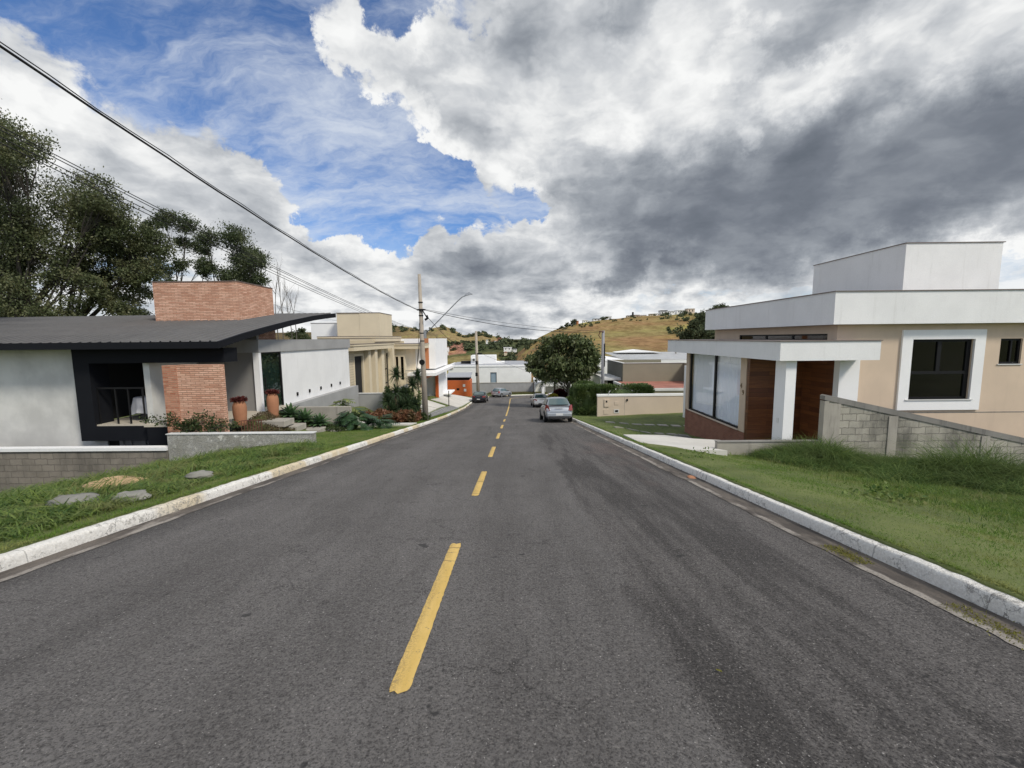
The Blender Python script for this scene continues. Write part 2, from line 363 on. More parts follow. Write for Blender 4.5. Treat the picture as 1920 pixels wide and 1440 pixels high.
def m_kerb():
    m_, t, b, g = newmat('kerb paint'); P = g.outputs['Position']; p = t.sep(P); nz = t.sep(g.outputs['True Normal'])
    f = t.noise(P, 38, 6, .75); f2 = t.noise(P, 11, 8, .75)
    col = t.mix(t.ramp(f, .3, .7), (.66, .635, .575), (.88, .86, .80))
    yl = t.math('MULTIPLY', t.ramp(t.noise(t.scale3(P, (.3, 1, .3)), .45, 3, .6), .47, .53), t.math('LESS_THAN', p[0], 0.))
    yl = t.math('MULTIPLY', yl, t.ramp(p[1], 4.5, 6.5))
    col = t.mix(t.math('MULTIPLY', yl, .75), col, (.62, .50, .29))
    big = t.math('MULTIPLY', t.math('SUBTRACT', t.noise(P, 1.3, 4, .6), .5), .32)
    n = t.math('ADD', f2, big)
    col = t.mix(t.math('MULTIPLY', t.ramp(n, .575, .62), .7), col, (.30, .285, .255))
    col = t.mix(t.math('MULTIPLY', t.ramp(t.math('ADD', t.noise(P, 24, 6, .75), big), .63, .69), .8), col, (.13, .12, .105))
    vo = t.n('ShaderNodeTexVoronoi', feature='DISTANCE_TO_EDGE'); vo.inputs['Scale'].default_value = 7
    t.put(vo.inputs['Vector'], t.vmath('ADD', P, t.vmath('SCALE', t.vmath('SUBTRACT', t.noise(P, 9, 5, .7, out=1), (.5,) * 3), scale=.22)))
    col = t.mix(t.math('MULTIPLY', t.math('MULTIPLY', t.ramp(vo.outputs[0], .05, .0), t.ramp(t.noise(P, 2, 4), .49, .60)), .75), col, (.09, .08, .07))
    fr = t.math('FRACT', t.math('ADD', p[1], t.math('MULTIPLY', f2, .05)))
    jt = t.math('MULTIPLY', t.math('GREATER_THAN', fr, .988), t.ramp(t.noise(P, .8, 1), .42, .5))
    col = t.mix(t.math('MULTIPLY', jt, .45), col, (.06, .055, .05))
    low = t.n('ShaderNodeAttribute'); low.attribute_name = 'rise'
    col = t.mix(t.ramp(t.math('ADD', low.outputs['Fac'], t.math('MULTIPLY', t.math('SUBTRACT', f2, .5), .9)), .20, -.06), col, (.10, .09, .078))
    t.put(b.inputs['Base Color'], col); b.inputs['Roughness'].default_value = .92
    bump(t, b, t.math('ADD', f, t.math('MULTIPLY', f2, 1.5)), .9, .014); return m_
def m_gutter():
    m_, t, b, g = newmat('gutter concrete'); P = g.outputs['Position']
    n = t.noise(t.scale3(P, (2, .6, 1)), 2.2, 8, .68); f = t.noise(P, 55, 3, .6)
    lip = t.n('ShaderNodeAttribute'); lip.attribute_name = 'lip'
    col = t.mix(t.ramp(n, .36, .62), (.060, .050, .042), (.135, .115, .095))
    k_ = t.math('MULTIPLY', t.ramp(t.math('ADD', lip.outputs['Fac'], t.math('MULTIPLY', t.math('SUBTRACT', n, .5), 1.4)), .55, .85), .8)
    k_ = t.math('MULTIPLY', k_, t.ramp(t.noise(P, .9, 6, .7), .42, .56))
    col = t.mix(k_, col, (.33, .30, .26))
    col = t.mix(t.math('MULTIPLY', t.ramp(t.noise(t.scale3(P, (1, .5, 1)), 1.7, 6, .7), .60, .70), .6), col, (.33, .30, .26))
    col = t.mix(t.math('MULTIPLY', t.ramp(f, .5, .35), .5), col, (.045, .042, .038))
    t.put(b.inputs['Base Color'], col); b.inputs['Roughness'].default_value = .95; bump(t, b, f, .6, .006); return m_
def m_yellow():
    m_, t, b, g = newmat('yellow road paint'); P = g.outputs['Position']; p = t.sep(P)
    f = t.noise(P, 85, 3, .7); n = t.noise(t.scale3(P, (3, .7, 1)), 3, 6, .7)
    col = t.mix(t.ramp(n, .3, .7), (.58, .385, .10), (.68, .47, .15))
    lft = t.ramp(t.math('ADD', p[0], t.math('MULTIPLY', n, .1)), -.57, -.70)
    col = t.mix(t.math('MULTIPLY', t.math('MULTIPLY', t.ramp(f, .62, .40), lft), .75), col, (.13, .10, .06))
    wv = t.noise(t.scale3(P, (.8, 14, 1)), 1.2, 2, .5)
    col = t.mix(t.math('MULTIPLY', t.ramp(wv, .665, .685), .75), col, (.10, .07, .04))
    col = t.mix(t.math('MULTIPLY', t.ramp(t.noise(P, 20, 5, .7), .60, .70), .7), col, (.14, .12, .09))
    t.put(b.inputs['Base Color'], col); b.inputs['Roughness'].default_value = .75; bump(t, b, f, .5, .005); return m_
def m_ground():
    m_, t, b, g = newmat('turf soil'); P = g.outputs['Position']
    n = t.noise(P, .7, 6, .65); f = t.noise(P, 40, 4, .7)
    col = t.mix(t.ramp(n, .35, .65), (.085, .110, .028), (.14, .165, .045))
    col = t.mix(t.math('MULTIPLY', t.ramp(t.noise(t.scale3(P, (1, .5, 1)), 1.6, 7, .7), .56, .72), .55), col, (.26, .24, .11))
    col = t.mix(t.math('MULTIPLY', t.ramp(f, .5, .3), .45), col, (.06, .09, .024))
    t.put(b.inputs['Base Color'], col); b.inputs['Roughness'].default_value = .95; bump(t, b, f, .8, .02); return m_
def m_hills():
    m_, t, b, g = newmat('hillside grass'); P = g.outputs['Position']
    at_ = t.n('ShaderNodeAttribute'); at_.attribute_name = 'cover'
    n = t.noise(t.scale3(P, (1, 1, 2.5)), .028, 9, .68); f = t.noise(t.scale3(P, (.6, .6, 1.6)), .35, 6, .7)
    base = at_.outputs['Color']
    f2 = t.noise(t.scale3(P, (.8, .35, 1.6)), .22, 9, .78)
    base = t.mix(t.math('MULTIPLY', t.ramp(f2, .42, .60), .7), base, t.mix(1., base, (.50, .45, .38), 'MULTIPLY'))
    col = t.mix(t.math('MULTIPLY', t.ramp(f, .40, .66), .55), base, t.mix(1., base, (.52, .50, .45), 'MULTIPLY'))
    col = t.mix(t.math('MULTIPLY', t.ramp(n, .50, .66), .55), col, t.mix(1., base, (1.15, 1.5, .9), 'MULTIPLY'))
    t.put(b.inputs['Base Color'], col); b.inputs['Roughness'].default_value = 1; b.inputs['Specular IOR Level'].default_value = .1
    bump(t, b, f, .8, .6); return m_
def m_wood():
    m_, t, b, g = newmat('varnished plank wood'); u, z = planar(t, g); P = g.outputs['Position']
    v = t.comb(u, z, 0.)
    br = t.n('ShaderNodeTexBrick'); t.put(br.inputs['Vector'], v); br.inputs['Scale'].default_value = 1
    br.inputs['Brick Width'].default_value = 1.35; br.inputs['Row Height'].default_value = .145; br.inputs['Mortar Size'].default_value = .004
    t.put(br.inputs['Color1'], (.105, .034, .012)); t.put(br.inputs['Color2'], (.205, .075, .022)); t.put(br.inputs['Mortar'], (.02, .008, .004))
    gr = t.noise(t.comb(t.math('MULTIPLY', u, 1.4), t.math('MULTIPLY', z, 22), 0.), 1.6, 6, .6, dist=.6)
    col = t.mix(t.math('MULTIPLY', t.ramp(gr, .35, .65), .5), br.outputs[0], (.06, .018, .007))
    t.put(b.inputs['Base Color'], col); b.inputs['Roughness'].default_value = .42; bump(t, b, br.outputs['Fac'], -.4, .004); return m_
def m_stone(name, c1, c2, sc=3.2):
    m_, t, b, g = newmat(name); P = g.outputs['Position']
    w = t.vmath('ADD', P, t.vmath('SCALE', t.vmath('SUBTRACT', t.noise(P, 4, 5, .7, out=1), (.5,) * 3), scale=.5))
    n = t.noise(t.scale3(w, (1, 1, 1.6)), sc, 8, .75); f = t.noise(P, 26, 5, .7)
    rid = t.math('ABSOLUTE', t.math('SUBTRACT', n, .5))
    col = t.mix(t.ramp(t.noise(P, 1.3, 5, .7), .35, .65), c1, c2)
    col = t.mix(t.math('MULTIPLY', t.ramp(rid, .035, .0), .85), col, (.20, .19, .165))
    col = t.mix(t.math('MULTIPLY', t.ramp(f, .54, .72), .35), col, (.24, .225, .19))
    t.put(b.inputs['Base Color'], col); b.inputs['Roughness'].default_value = .95
    bump(t, b, t.math('ADD', t.ramp(rid, 0., .12), t.math('MULTIPLY', f, .3)), 1., .05); return m_
M = dict(
    asphalt=m_asphalt(), kerb=m_kerb(), gutter=m_gutter(), yellow=m_yellow(), ground=m_ground(), hills=m_hills(), wood=m_wood(),
    white=plaster('white plaster', (.80, .80, .785), .04, .8, stain=.30, stainc=(.52, .51, .48), gscale=35),
    white2=plaster('bright white plaster', (.86, .86, .85), .03, .3),
    beige=plaster('beige plaster', (.63, .50, .375), .05, .5, stain=.25, stainc=(.47, .37, .275)),
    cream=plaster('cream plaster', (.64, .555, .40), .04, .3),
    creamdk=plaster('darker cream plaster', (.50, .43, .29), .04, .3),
    meterc=plaster('pinkish beige plaster', (.60, .50, .40), .04, .4),
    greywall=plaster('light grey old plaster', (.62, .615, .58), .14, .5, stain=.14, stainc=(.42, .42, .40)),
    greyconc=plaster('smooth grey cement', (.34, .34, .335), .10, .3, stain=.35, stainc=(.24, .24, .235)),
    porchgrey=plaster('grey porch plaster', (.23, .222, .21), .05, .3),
    conc=plaster('raw concrete', (.36, .335, .285), .15, .8, stain=.8, stainc=(.16, .15, .13)),
    conclt=plaster('pale concrete paving', (.58, .56, .51), .08, .4, stain=.25, stainc=(.36, .34, .3)),
    cobble=brick('cobble paving', (.32, .32, .31), (.24, .24, .235), (.13, .13, .12), .10, .10, .015),
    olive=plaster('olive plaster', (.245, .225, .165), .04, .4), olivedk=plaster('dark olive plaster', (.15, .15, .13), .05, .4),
    orange=plaster('burnt orange paint', (.52, .115, .025), .04, .3, rough=.6), orangebr=plaster('orange brown paint', (.47, .19, .085), .05, .3),
    gravel=plaster('terracotta roof gravel', (.33, .135, .095), .2, 1., gscale=14), farwall=plaster('far white plaster', (.80, .80, .77), .04, .3),
    brickL=brick('rustic face brick', (.80, .50, .36), (.52, .25, .155), (.30, .165, .10), .30, .068, .010, var=.45, bumpd=.04, smoothm=.5),
    brickLd=brick('rustic red end brick', (.60, .32, .21), (.34, .095, .045), (.40, .25, .16), .20, .066, .010, var=.4, bumpd=.02),
    brickR=brick('small red brick', (.34, .14, .085), (.25, .095, .06), (.26, .18, .13), .22, .065, .010),
    block=brick('bare concrete block', (.43, .405, .335), (.30, .285, .235), (.15, .14, .12), .40, .20, .010, var=.55, soot=.75),
    blockdk=brick('weathered dark concrete block', (.255, .225, .185), (.205, .18, .148), (.12, .105, .09), .40, .20, .010, var=.6, soot=.45),
    stone=m_stone('rough dashed plaster', (.85, .84, .78), (.62, .61, .54), 4.5),
    coping=plaster('stained cement coping', (.22, .21, .19), .15, .6, stain=.8, stainc=(.05, .05, .045)),
    copingw=plaster('pale coping', (.62, .62, .60), .08, .3, stain=.3, stainc=(.35, .35, .33)),
    black=plain('black metal', (.010, .010, .011), .5, spec=.2), blackp=plain('charcoal paint', (.010, .011, .014), .7, 0, .2, 3, spec=.12),
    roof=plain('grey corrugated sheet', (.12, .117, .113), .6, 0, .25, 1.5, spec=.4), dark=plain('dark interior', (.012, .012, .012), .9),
    room=plain('room wall', (.42, .40, .385), .9), tile=plaster('beige floor tile', (.52, .47, .38), .03, .1, rough=.4),
    cap=plain('metal roof capping', (.17, .135, .12), .5), terracotta=plaster('terracotta', (.36, .165, .085), .18, .4, stain=.4, stainc=(.14, .10, .07), gscale=30),
    rust=plain('rusty iron', (.12, .045, .03), .8, 0, .3), steel=plain('galvanised steel', (.35, .36, .37), .45, .6), cable=plain('black cable', (.012, .012, .014), .6),
    pole=plaster('pole concrete', (.36, .315, .255), .10, .4, stain=.4, stainc=(.2, .17, .14)), polegrey=plain('grey painted pole', (.25, .25, .26), .6),
    glass=glass('window glass', (.96, .97, .98), .05), glassdk=glass('dark window glass', (.60, .58, .60), .03), curtain=plain('sheer curtain', (.88, .92, .99), .8, 0, .03),
    cloth=plain('white tablecloth', (.5, .5, .52), .9), brass=plain('brass', (.16, .11, .05), .4, .7), plasticw=plain('white plastic', (.7, .7, .68), .5),
    sand=plaster('orange sand', (.46, .31, .17), .2, 1., gscale=18, stain=.5, stainc=(.2, .17, .09)), gravelg=plaster('loose grey gravel', (.20, .195, .17), .35, 1.5, gscale=22, stain=.4, stainc=(.2, .19, .17)), rubble=m_stone('grey rubble', (.42, .40, .36), (.28, .27, .24), 12),
    bark=plaster('grey bark', (.045, .038, .030), .25, 1., gscale=12), barklt=plaster('pale bark', (.10, .088, .072), .2, .6, gscale=12),
    leafA=foliage('feathery dark leaves', (.062, .080, .036), (.118, .138, .060), (.175, .175, .085)),
    leafB=foliage('dark round leaves', (.045, .065, .030), (.085, .110, .048), (.11, .125, .06)),
    leafS=foliage('broad drooping leaves', (.055, .080, .028), (.115, .145, .052), (.17, .18, .085)),
    hedge=foliage('hedge leaves', (.050, .085, .026), (.11, .165, .05), (.14, .18, .06)), phil=foliage('glossy split leaves', (.022, .056, .022), (.045, .095, .034), None, .15, .35, .5),
    agave=foliage('pale green fleshy leaves', (.060, .115, .050), (.095, .16, .065), None, .1, .5), drac=foliage('spiky leaves', (.030, .055, .024), (.060, .095, .040)),
    dead=foliage('straw leaves', (.22, .17, .10), (.30, .24, .13)), yel=foliage('yellow green leaves', (.15, .155, .02), (.22, .20, .035)), redl=foliage('wine red leaves', (.045, .010, .012), (.085, .018, .02)),
    crot=foliage('coppery leaves', (.13, .055, .030), (.22, .105, .055), (.10, .07, .03)), succ=foliage('dark red succulent', (.065, .012, .012), (.12, .03, .022), None, .05),
    shrub=foliage('garden shrub leaves', (.030, .050, .016), (.070, .095, .030)), palm=foliage('palm fronds', (.035, .055, .025), (.065, .085, .04)),
    grass=foliage('mown grass', (.060, .135, .018), (.175, .275, .045), (.25, .27, .085), .35, .6, .15, 1.6), tall=foliage('long wild grass', (.042, .095, .026), (.165, .225, .060), (.100, .140, .045), .35, .6, .15),
    wild=foliage('coarse verge grass', (.050, .115, .028), (.200, .265, .060), (.21, .22, .08), .35, .5, .25, 1.8),
    farleaf=foliage('distant trees', (.055, .075, .042), (.095, .115, .06), (.12, .13, .07), .1, .9, .05),
    tyre=plain('tyre rubber', (.015, .015, .015), .85), rim=plain('alloy rim', (.35, .35, .36), .35, .7), carglass=plain('car glass', (.06, .10, .10), .05, 0, .0, 1, .6, .9),
    silver=plain('silver car paint', (.36, .385, .41), .30, .55, .02, 2, .7), silver2=plain('light silver car paint', (.50, .50, .49), .32, .45, .02, 2, .6), blackcar=plain('black car paint', (.006, .006, .008), .25, 0, .02, 2, .4),
    whitecar=plain('white car paint', (.72, .72, .72), .25, 0, .02, 2, .8), lamp=plain('tail lamp red', (.22, .018, .014), .2, 0, .05, 4, .6), plate=plain('grey number plate', (.55, .56, .56), .4), trim=plain('black trim', (.02, .02, .022), .6),
    chrome=plain('chrome', (.6, .6, .6), .15, 1.), redroof=plaster('clay roof tiles', (.38, .17, .10), .15, .6), curtb=plain('blue grey curtain', (.28, .36, .42), .8),
    greyroof=plain('grey fibre cement roof', (.33, .34, .36), .7, 0, .15, 3), acgrey=plain('dark fan grille', (.08, .08, .08), .6),
)

# ------------------------------------------------------------------ terrain
KY = [-60, 0, 30, 38, 45, 53, 62, 72, 90, 130]; KZ = [7.0, 0, -3.95, -4.93, -5.75, -6.47, -7.2, -8.0, -9.2, -12]
def Pz(y): return np.interp(y, KY, KZ)
CX = -0.675; RC = 5.0; YC = 61.3          # straight centre line, then a bend to the right round (CX+RC, YC)
def wl(y): return 4.175 + .6 * np.clip((np.asarray(y, float) - 24) / 28, 0, 1)
WR = 4.175
def path(s):
    """centre point, right-hand normal for distance s along the road"""
    if s <= YC: return (CX, s), (1., 0.)
    a = (s - YC) / RC
    if a <= math.pi / 2:
        return (CX + RC - RC * math.cos(a), YC + RC * math.sin(a)), (math.cos(a), -math.sin(a))
    e = (a - math.pi / 2) * RC
    return (CX + RC + e, YC + RC), (0., -1.)
def road_side(x, y):
    """signed lateral offset from the road centre line (positive = right / inner side); arrays"""
    x = np.asarray(x, float); y = np.asarray(y, float)
    d1 = x - CX
    d2 = RC - np.hypot(x - (CX + RC), y - YC)
    d3 = (YC + RC) - y
    return np.where(y <= YC, d1, np.where(x < CX + RC, d2, d3))
def ground_z(x, y):
    x = np.asarray(x, float); y = np.asarray(y, float)
    s = road_side(x, y); L = wl(np.minimum(y, 60)); p = Pz(y)
    # left: empty lot falls away, gardens, then lots above the road
    dl = np.maximum(0, -s - L - .17)
    nearL = np.interp(dl, [0, 1.4, 3, 6.1, 11.6, 25, 100], [.15, .12, .01, -.56, -1.82, -4.2, -6])
    gar = .15 + .11 * np.maximum(0, dl - 2.0) ** 2; gar = np.minimum(gar, .95); gar = .12 + (gar - .12) * np.clip((y - 14.0) / 1.9, 0, 1); gar = np.interp(dl, [0, 4.6, 4.9, 5.6, 6.2, 100], [0, 0, -.0, -.8, -3.0, -3.2]) * (dl > 4.6) + np.where(dl > 5.6, 0, gar)
    farL = np.minimum(.15 + .33 * np.maximum(0, dl - .25), 1.25)
    k1 = np.clip((y - 12.95) / .25, 0, 1); k2 = np.clip((y - 29) / 8, 0, 1); k3 = np.clip((y - 56) / 10, 0, 1)
    zl = nearL * (1 - k1) + gar * k1; zl = zl * (1 - k2) + farL * k2; zl = zl * (1 - k3) + .2 * k3
    dr = np.maximum(0, s - WR - .17)
    nearR = np.interp(dr, [0, .9, 2.2, 5.6, 11.2, 16, 60], [.15, .10, -.14, -.42, -1.05, -1.5, -4])
    farR = np.interp(dr, [0, 2, 8, 20, 60], [.15, .18, .35, .2, -2])
    k4 = np.clip((y - 19) / 6, 0, 1); zr = nearR * (1 - k4) + farR * k4
    rel = np.where(s < 0, zl, zr)
    inside = (s > -L - .1) & (s < WR + .1)
    rel = np.where(inside, -.06, rel)
    bumps = np.where(inside, 0, .018 * np.sin(x * 2.1 + y * 1.3) * np.sin(y * 1.7 - x * .7) + .03 * np.sin(x * .7 + 1) * np.sin(y * .55))
    fade = np.clip(np.where(s < 0, dl, dr) / .8, 0, 1)
    return p + rel + bumps * fade
def axis(parts):
    out = []
    for a, b, st in parts: out += list(np.arange(a, b - 1e-6, st))
    return np.array(out + [parts[-1][1]])
xs = np.array(sorted(set(np.round(np.concatenate([axis([(-130, -30, 6), (-30, -16, 1), (-16, -6.0, .3), (-6, 5, .12), (5, 16, .3), (16, 40, 1.5), (40, 130, 6)]), [-5.02, -4.93, 3.67, 3.59]]), 3))))
ys = axis([(-60, -6, 3), (-6, 12.9, .35), (12.9, 13.3, .1), (13.3, 30, .35), (30, 56, .6), (56, 74, .15), (74, 80, 1)])
XX, YY = np.meshgrid(xs, ys)
ZZ = ground_z(XX, YY)
def gridfaces(ny, nx):
    i = np.arange(ny - 1)[:, None] * nx + np.arange(nx - 1)[None]
    return np.stack([i, i + 1, i + nx + 1, i + nx], -1).reshape(-1, 4)
struct(npobj('ground', np.stack([XX, YY, ZZ], -1).reshape(-1, 3), gridfaces(len(ys), len(xs)), M['ground'], smooth=True))

# far terrain : rows of ridges and valleys at true distances, heights read along each direction
rows = [
 (76, None), (110, [(0, 740), (700, 740), (880, 730), (940, 715), (1000, 702), (1100, 690), (1283, 672), (1920, 665)]),
 (170, [(0, 700), (700, 705), (880, 712), (940, 697), (970, 682), (1020, 664), (1100, 648), (1283, 640), (1920, 640)]),
 (240, [(0, 690), (700, 690), (790, 688), (815, 679), (850, 669), (900, 665), (930, 668), (950, 682), (970, 680), (1020, 652), (1100, 628), (1283, 615), (1920, 610)]),
 (300, [(0, 700), (700, 705), (880, 705), (938, 689), (960, 672), (985, 651), (1010, 633), (1040, 619), (1070, 610), (1100, 604), (1150, 597), (1200, 593), (1260, 590), (1300, 588), (1370, 583), (1920, 560)]),
 (335, [(0, 700), (880, 700), (938, 695), (1000, 660), (1100, 622), (1300, 605), (1920, 590)]),
 (430, [(0, 680), (700, 680), (816, 668), (870, 664), (920, 662), (1000, 660), (1400, 640), (1920, 640)]),
 (520, [(0, 655), (700, 650), (780, 648), (815, 640), (860, 642), (900, 643), (940, 641), (1000, 643), (1050, 641), (1920, 640)]),
 (640, [(0, 660), (700, 655), (900, 652), (1100, 648), (1920, 650)]),
 (960, [(0, 628), (500, 624), (640, 622), (712, 616), (745, 611), (770, 614), (797, 622), (812, 615), (832, 611), (852, 619), (868, 628), (885, 627), (905, 622.5), (920, 628), (945, 637), (1000, 637), (1060, 634), (1300, 625), (1920, 620)]),
 (1200, [(0, 650), (900, 646), (1920, 645)]), (2500, [(0, 640), (1920, 636)]), (7000, [(0, 638), (1920, 634)])]
tt = np.concatenate([np.linspace(-4.5, -.35, 60), np.linspace(-.345, .55, 300), np.linspace(.56, 4.5, 60)])
RY = []; RZ = []
for Y, pr in rows:
    if pr is None: z = np.full(len(tt), -9.25)
    else:
        tz = [(at(u, v, Y)[0] / Y, at(u, v, Y)[2]) for u, v in pr]
        z = np.interp(tt, [q[0] for q in tz], [q[1] for q in tz])
    RY.append(Y); RZ.append(z)
RZ = np.array(RZ); fy = np.concatenate([np.geomspace(76, 360, 90), np.geomspace(366, 1200, 60), np.geomspace(1260, 7000, 12)])
fy = np.array(sorted(set(list(np.round(fy, 2)) + [float(r_[0]) for r_ in rows])))
HV = []; HC = []
def lerpc(a, b, k): return tuple(a[i] * (1 - k) + b[i] * k for i in range(3))
def hill_z_raw(j, Y): return np.interp(Y, RY, RZ[:, j])
brownc = (.33, .205, .10); greenc = (.31, .26, .105); drk = (.075, .092, .042); redc = (.42, .21, .15); strawc = (.33, .25, .12)
for Y in fy:
    for j, t_ in enumerate(tt):
        z = hill_z_raw(j, Y); x = t_ * Y
        amp = min(1.4, max(0, (Y - 90) * .006)) if Y < 300 else 1.2
        nz = mnoise.noise(Vector((x * .05, Y * .05, 0))) * .6 + mnoise.noise(Vector((x * .17, Y * .17, 3))) * .25
        z += nz * amp
        HV.append((x, Y, z))
        u = 965 + t_ * 795; q = mnoise.noise(Vector((x * .02, Y * .02, 9))) + .5 * mnoise.noise(Vector((x * .07, Y * .07, 1)))
        if Y < 320:
            hgt = min(1, max(0, (z + 14) / 30))
            c = lerpc(brownc, greenc, min(1, max(0, hgt * .7 + q * 1.1 - .05)))
            if u < 950: c = lerpc(greenc, (.22, .17, .08), min(1, max(0, q * 1.2 + .2)))
        elif Y < 700:
            c = lerpc(drk, (.13, .13, .05), min(1, max(0, q + .25)))
            if 430 < Y < 520 and 812 < u < 876: c = redc
            if Y <= 430: c = lerpc((.10, .12, .045), (.22, .18, .08), min(1, max(0, q + .4)))
        elif Y < 1500:
            c = lerpc(strawc, (.16, .12, .06), min(1, max(0, (790 - u) / 60 + q * .5)))
            c = lerpc(c, drk, min(1, max(0, q * 1.6 - .6)))
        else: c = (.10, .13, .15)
        HC.append((*c, 1))
ho = npobj('hills', np.array(HV), gridfaces(len(fy), len(tt)), M['hills'], smooth=True); struct(ho)
ca = ho.data.color_attributes.new('cover', 'FLOAT_COLOR', 'POINT'); ca.data.foreach_set('color', np.array(HC, np.float32).ravel())
def hill_at(u, Y):
    x = at(u, 640, Y)[0]; j = np.interp(x / Y, tt, np.arange(len(tt))); j0 = int(j); k = j - j0
    return x, Y, float(hill_z_raw(j0, Y) * (1 - k) + hill_z_raw(min(j0 + 1, len(tt) - 1), Y) * k)

# ------------------------------------------------------------------ road, markings, gutters, kerbs
def strip(offs_fn, s0, s1, ds, lift, jitter=0):
    rowsl = []
    for s in np.arange(s0, s1 + 1e-6, ds):
        (cx, cy), (nx, ny) = path(s); offs = offs_fn(s); r_ = []
        for o in offs:
            x, y = cx + nx * o, cy + ny * o; r_.append((x, y, float(Pz(y)) + lift))
        rowsl.append(r_)
    return rowsl
def flat(name, rowsl, mat): return obj(name, MB().grid(rowsl), mat)
struct(flat('road', strip(lambda s: list(np.linspace(-float(wl(min(s, 60))) - .02, WR + .02, 13)), -40, 110, .5, 0), M['asphalt']))
def gut(side):
    def f(s):
        j = .035 * mnoise.noise(Vector((s * 2.3, side, 0))) + .02 * mnoise.noise(Vector((s * 8, side, 2))) + .05 * mnoise.noise(Vector((s * .5, side, 4)))
        a = float(wl(min(s, 60))) if side < 0 else WR
        w = .34 if side > 0 else .27
        return [-a, -a + w + j] if side < 0 else [a - w - j, a]
    return f
for sd_ in (-1, 1):
    gr_ = []
    for row in strip(gut(sd_), -12, 80 if sd_ > 0 else 95, .08, .006):
        (p0, p1) = (row if sd_ < 0 else row[::-1]); q = [tuple(p0[i] + (p1[i] - p0[i]) * k for i in range(3)) for k in (0, .35, .68, .82, 1)]
        gr_.append(q if sd_ < 0 else q[::-1])
    o = struct(flat('gutter', gr_, M['gutter'])); ra = o.data.attributes.new('lip', 'FLOAT', 'POINT'); hs = [0, .15, .45, 1, 1]
    ra.data.foreach_set('value', np.tile(np.array(hs if sd_ < 0 else hs[::-1], np.float32), len(gr_)))
def kerb(side):
    rowsl = []
    for s in np.arange(-10, 92 if side < 0 else 78, .06 if True else .12):
        (cx, cy), (nx, ny) = path(s); a = float(wl(min(s, 60))) if side < 0 else WR
        h = .134 + .010 * mnoise.noise(Vector((s * 1.3, side * 5, 0))) + .009 * mnoise.noise(Vector((s * 7, side * 5, 2)))
        w = .012 * mnoise.noise(Vector((s * 2.1, side * 9, 7))) + .008 * mnoise.noise(Vector((s * 9, side * 9, 7)))
        prof = [(-.012, -.03), (-.004 + w * .4, h * .35), (.004 + w * .6, h * .72), (.014 + w, h * .92), (.035 + w, h), (.115 + w * .5, h + .004), (.14, h + .002), (.15, -.1)]
        r_ = []
        for o, dz in prof:
            oo = side * (a + o); x, y = cx + nx * oo, cy + ny * oo; r_.append((x, y, float(Pz(y)) + dz))
        rowsl.append(r_ if side < 0 else r_[::-1])
    return rowsl
for sd_ in (-1, 1):
    kr = kerb(sd_); o = obj('kerb', MB().grid(kr), M['kerb'], smooth=True); struct(o)
    ra = o.data.attributes.new('rise', 'FLOAT', 'POINT'); hs = [0, .35, .72, 1, 1, 1, 1, .3]; hs = hs if sd_ < 0 else hs[::-1]
    ra.data.foreach_set('value', np.tile(np.array(hs, np.float32), len(kr)))
# centre dashes and the solid line
def dash(s0, s1, w=.118):
    mb = MB(); r_ = []
    n = max(12, int((s1 - s0) / .03)) if s1 < 32 else 60
    for i in range(n + 1):
        s = s0 + (s1 - s0) * i / n; (cx, cy), (nx, ny) = path(s)
        j1 = .006 * mnoise.noise(Vector((s * 22, 1, s0))) + .004 * mnoise.noise(Vector((s * 70, 1, s0))); j2 = .006 * mnoise.noise(Vector((s * 22, 5, s0))) + .004 * mnoise.noise(Vector((s * 70, 5, s0)))
        e = min(i, n - i); tp = .80 if e == 0 else (.94 if e == 1 else 1) if s1 < 32 else 1
        row = []
        for k in range(5):
            o = -w / 2 * tp + j1 + (w * tp + j2 - j1) * k / 4; x, y = cx + .02 + nx * o, cy + ny * o
            row.append((x, y + (.012 * math.sin(k * 2.1) if e == 0 else 0), float(Pz(y)) + .005))
        r_.append(row)
    return mb.grid(r_)
for a, b_ in ((-2.2, .1), (2.13, 4.43), (6.6, 8.72), (10.78, 12.9), (15.3, 17.5), (19.9, 22.1), (24.9, 27.2), (31.0, 78.0)):
    struct(obj('road_marking', dash(a, b_), M['yellow']))

# ------------------------------------------------------------------ foliage builders
rng = np.random.default_rng(11)
def leaves(name, C, size, mat, parent=None, up=0.3, droop=0.0, aspect=.5, out=None, jit=.35, seed=0):
    """C (n,3) leaf positions; each leaf is a pointed rhomb of the given length"""
    r = np.random.default_rng(seed + len(C)); n = len(C)
    d = r.normal(size=(n, 3)); 
    if out is not None: d = d * .7 + out * 1.0
    d[:, 2] += up; d[:, 2] -= droop; d /= np.linalg.norm(d, axis=1)[:, None] + 1e-9
    nrm = r.normal(size=(n, 3)); nrm[:, 2] += .6; s = np.cross(d, nrm); s /= np.linalg.norm(s, axis=1)[:, None] + 1e-9
    L = size * (1 + jit * r.uniform(-1, 1, (n, 1))); w = L * aspect / 2; nn = np.cross(s, d)
    p0 = C; p1 = C + d * L * .5 + s * w + nn * L * .06; p2 = C + d * L; p3 = C + d * L * .5 - s * w + nn * L * .06
    V = np.stack([p0, p1, p2, p3], 1).reshape(-1, 3); Fq = np.arange(4 * n).reshape(n, 4)
    return npobj(name, V, Fq, mat, parent)
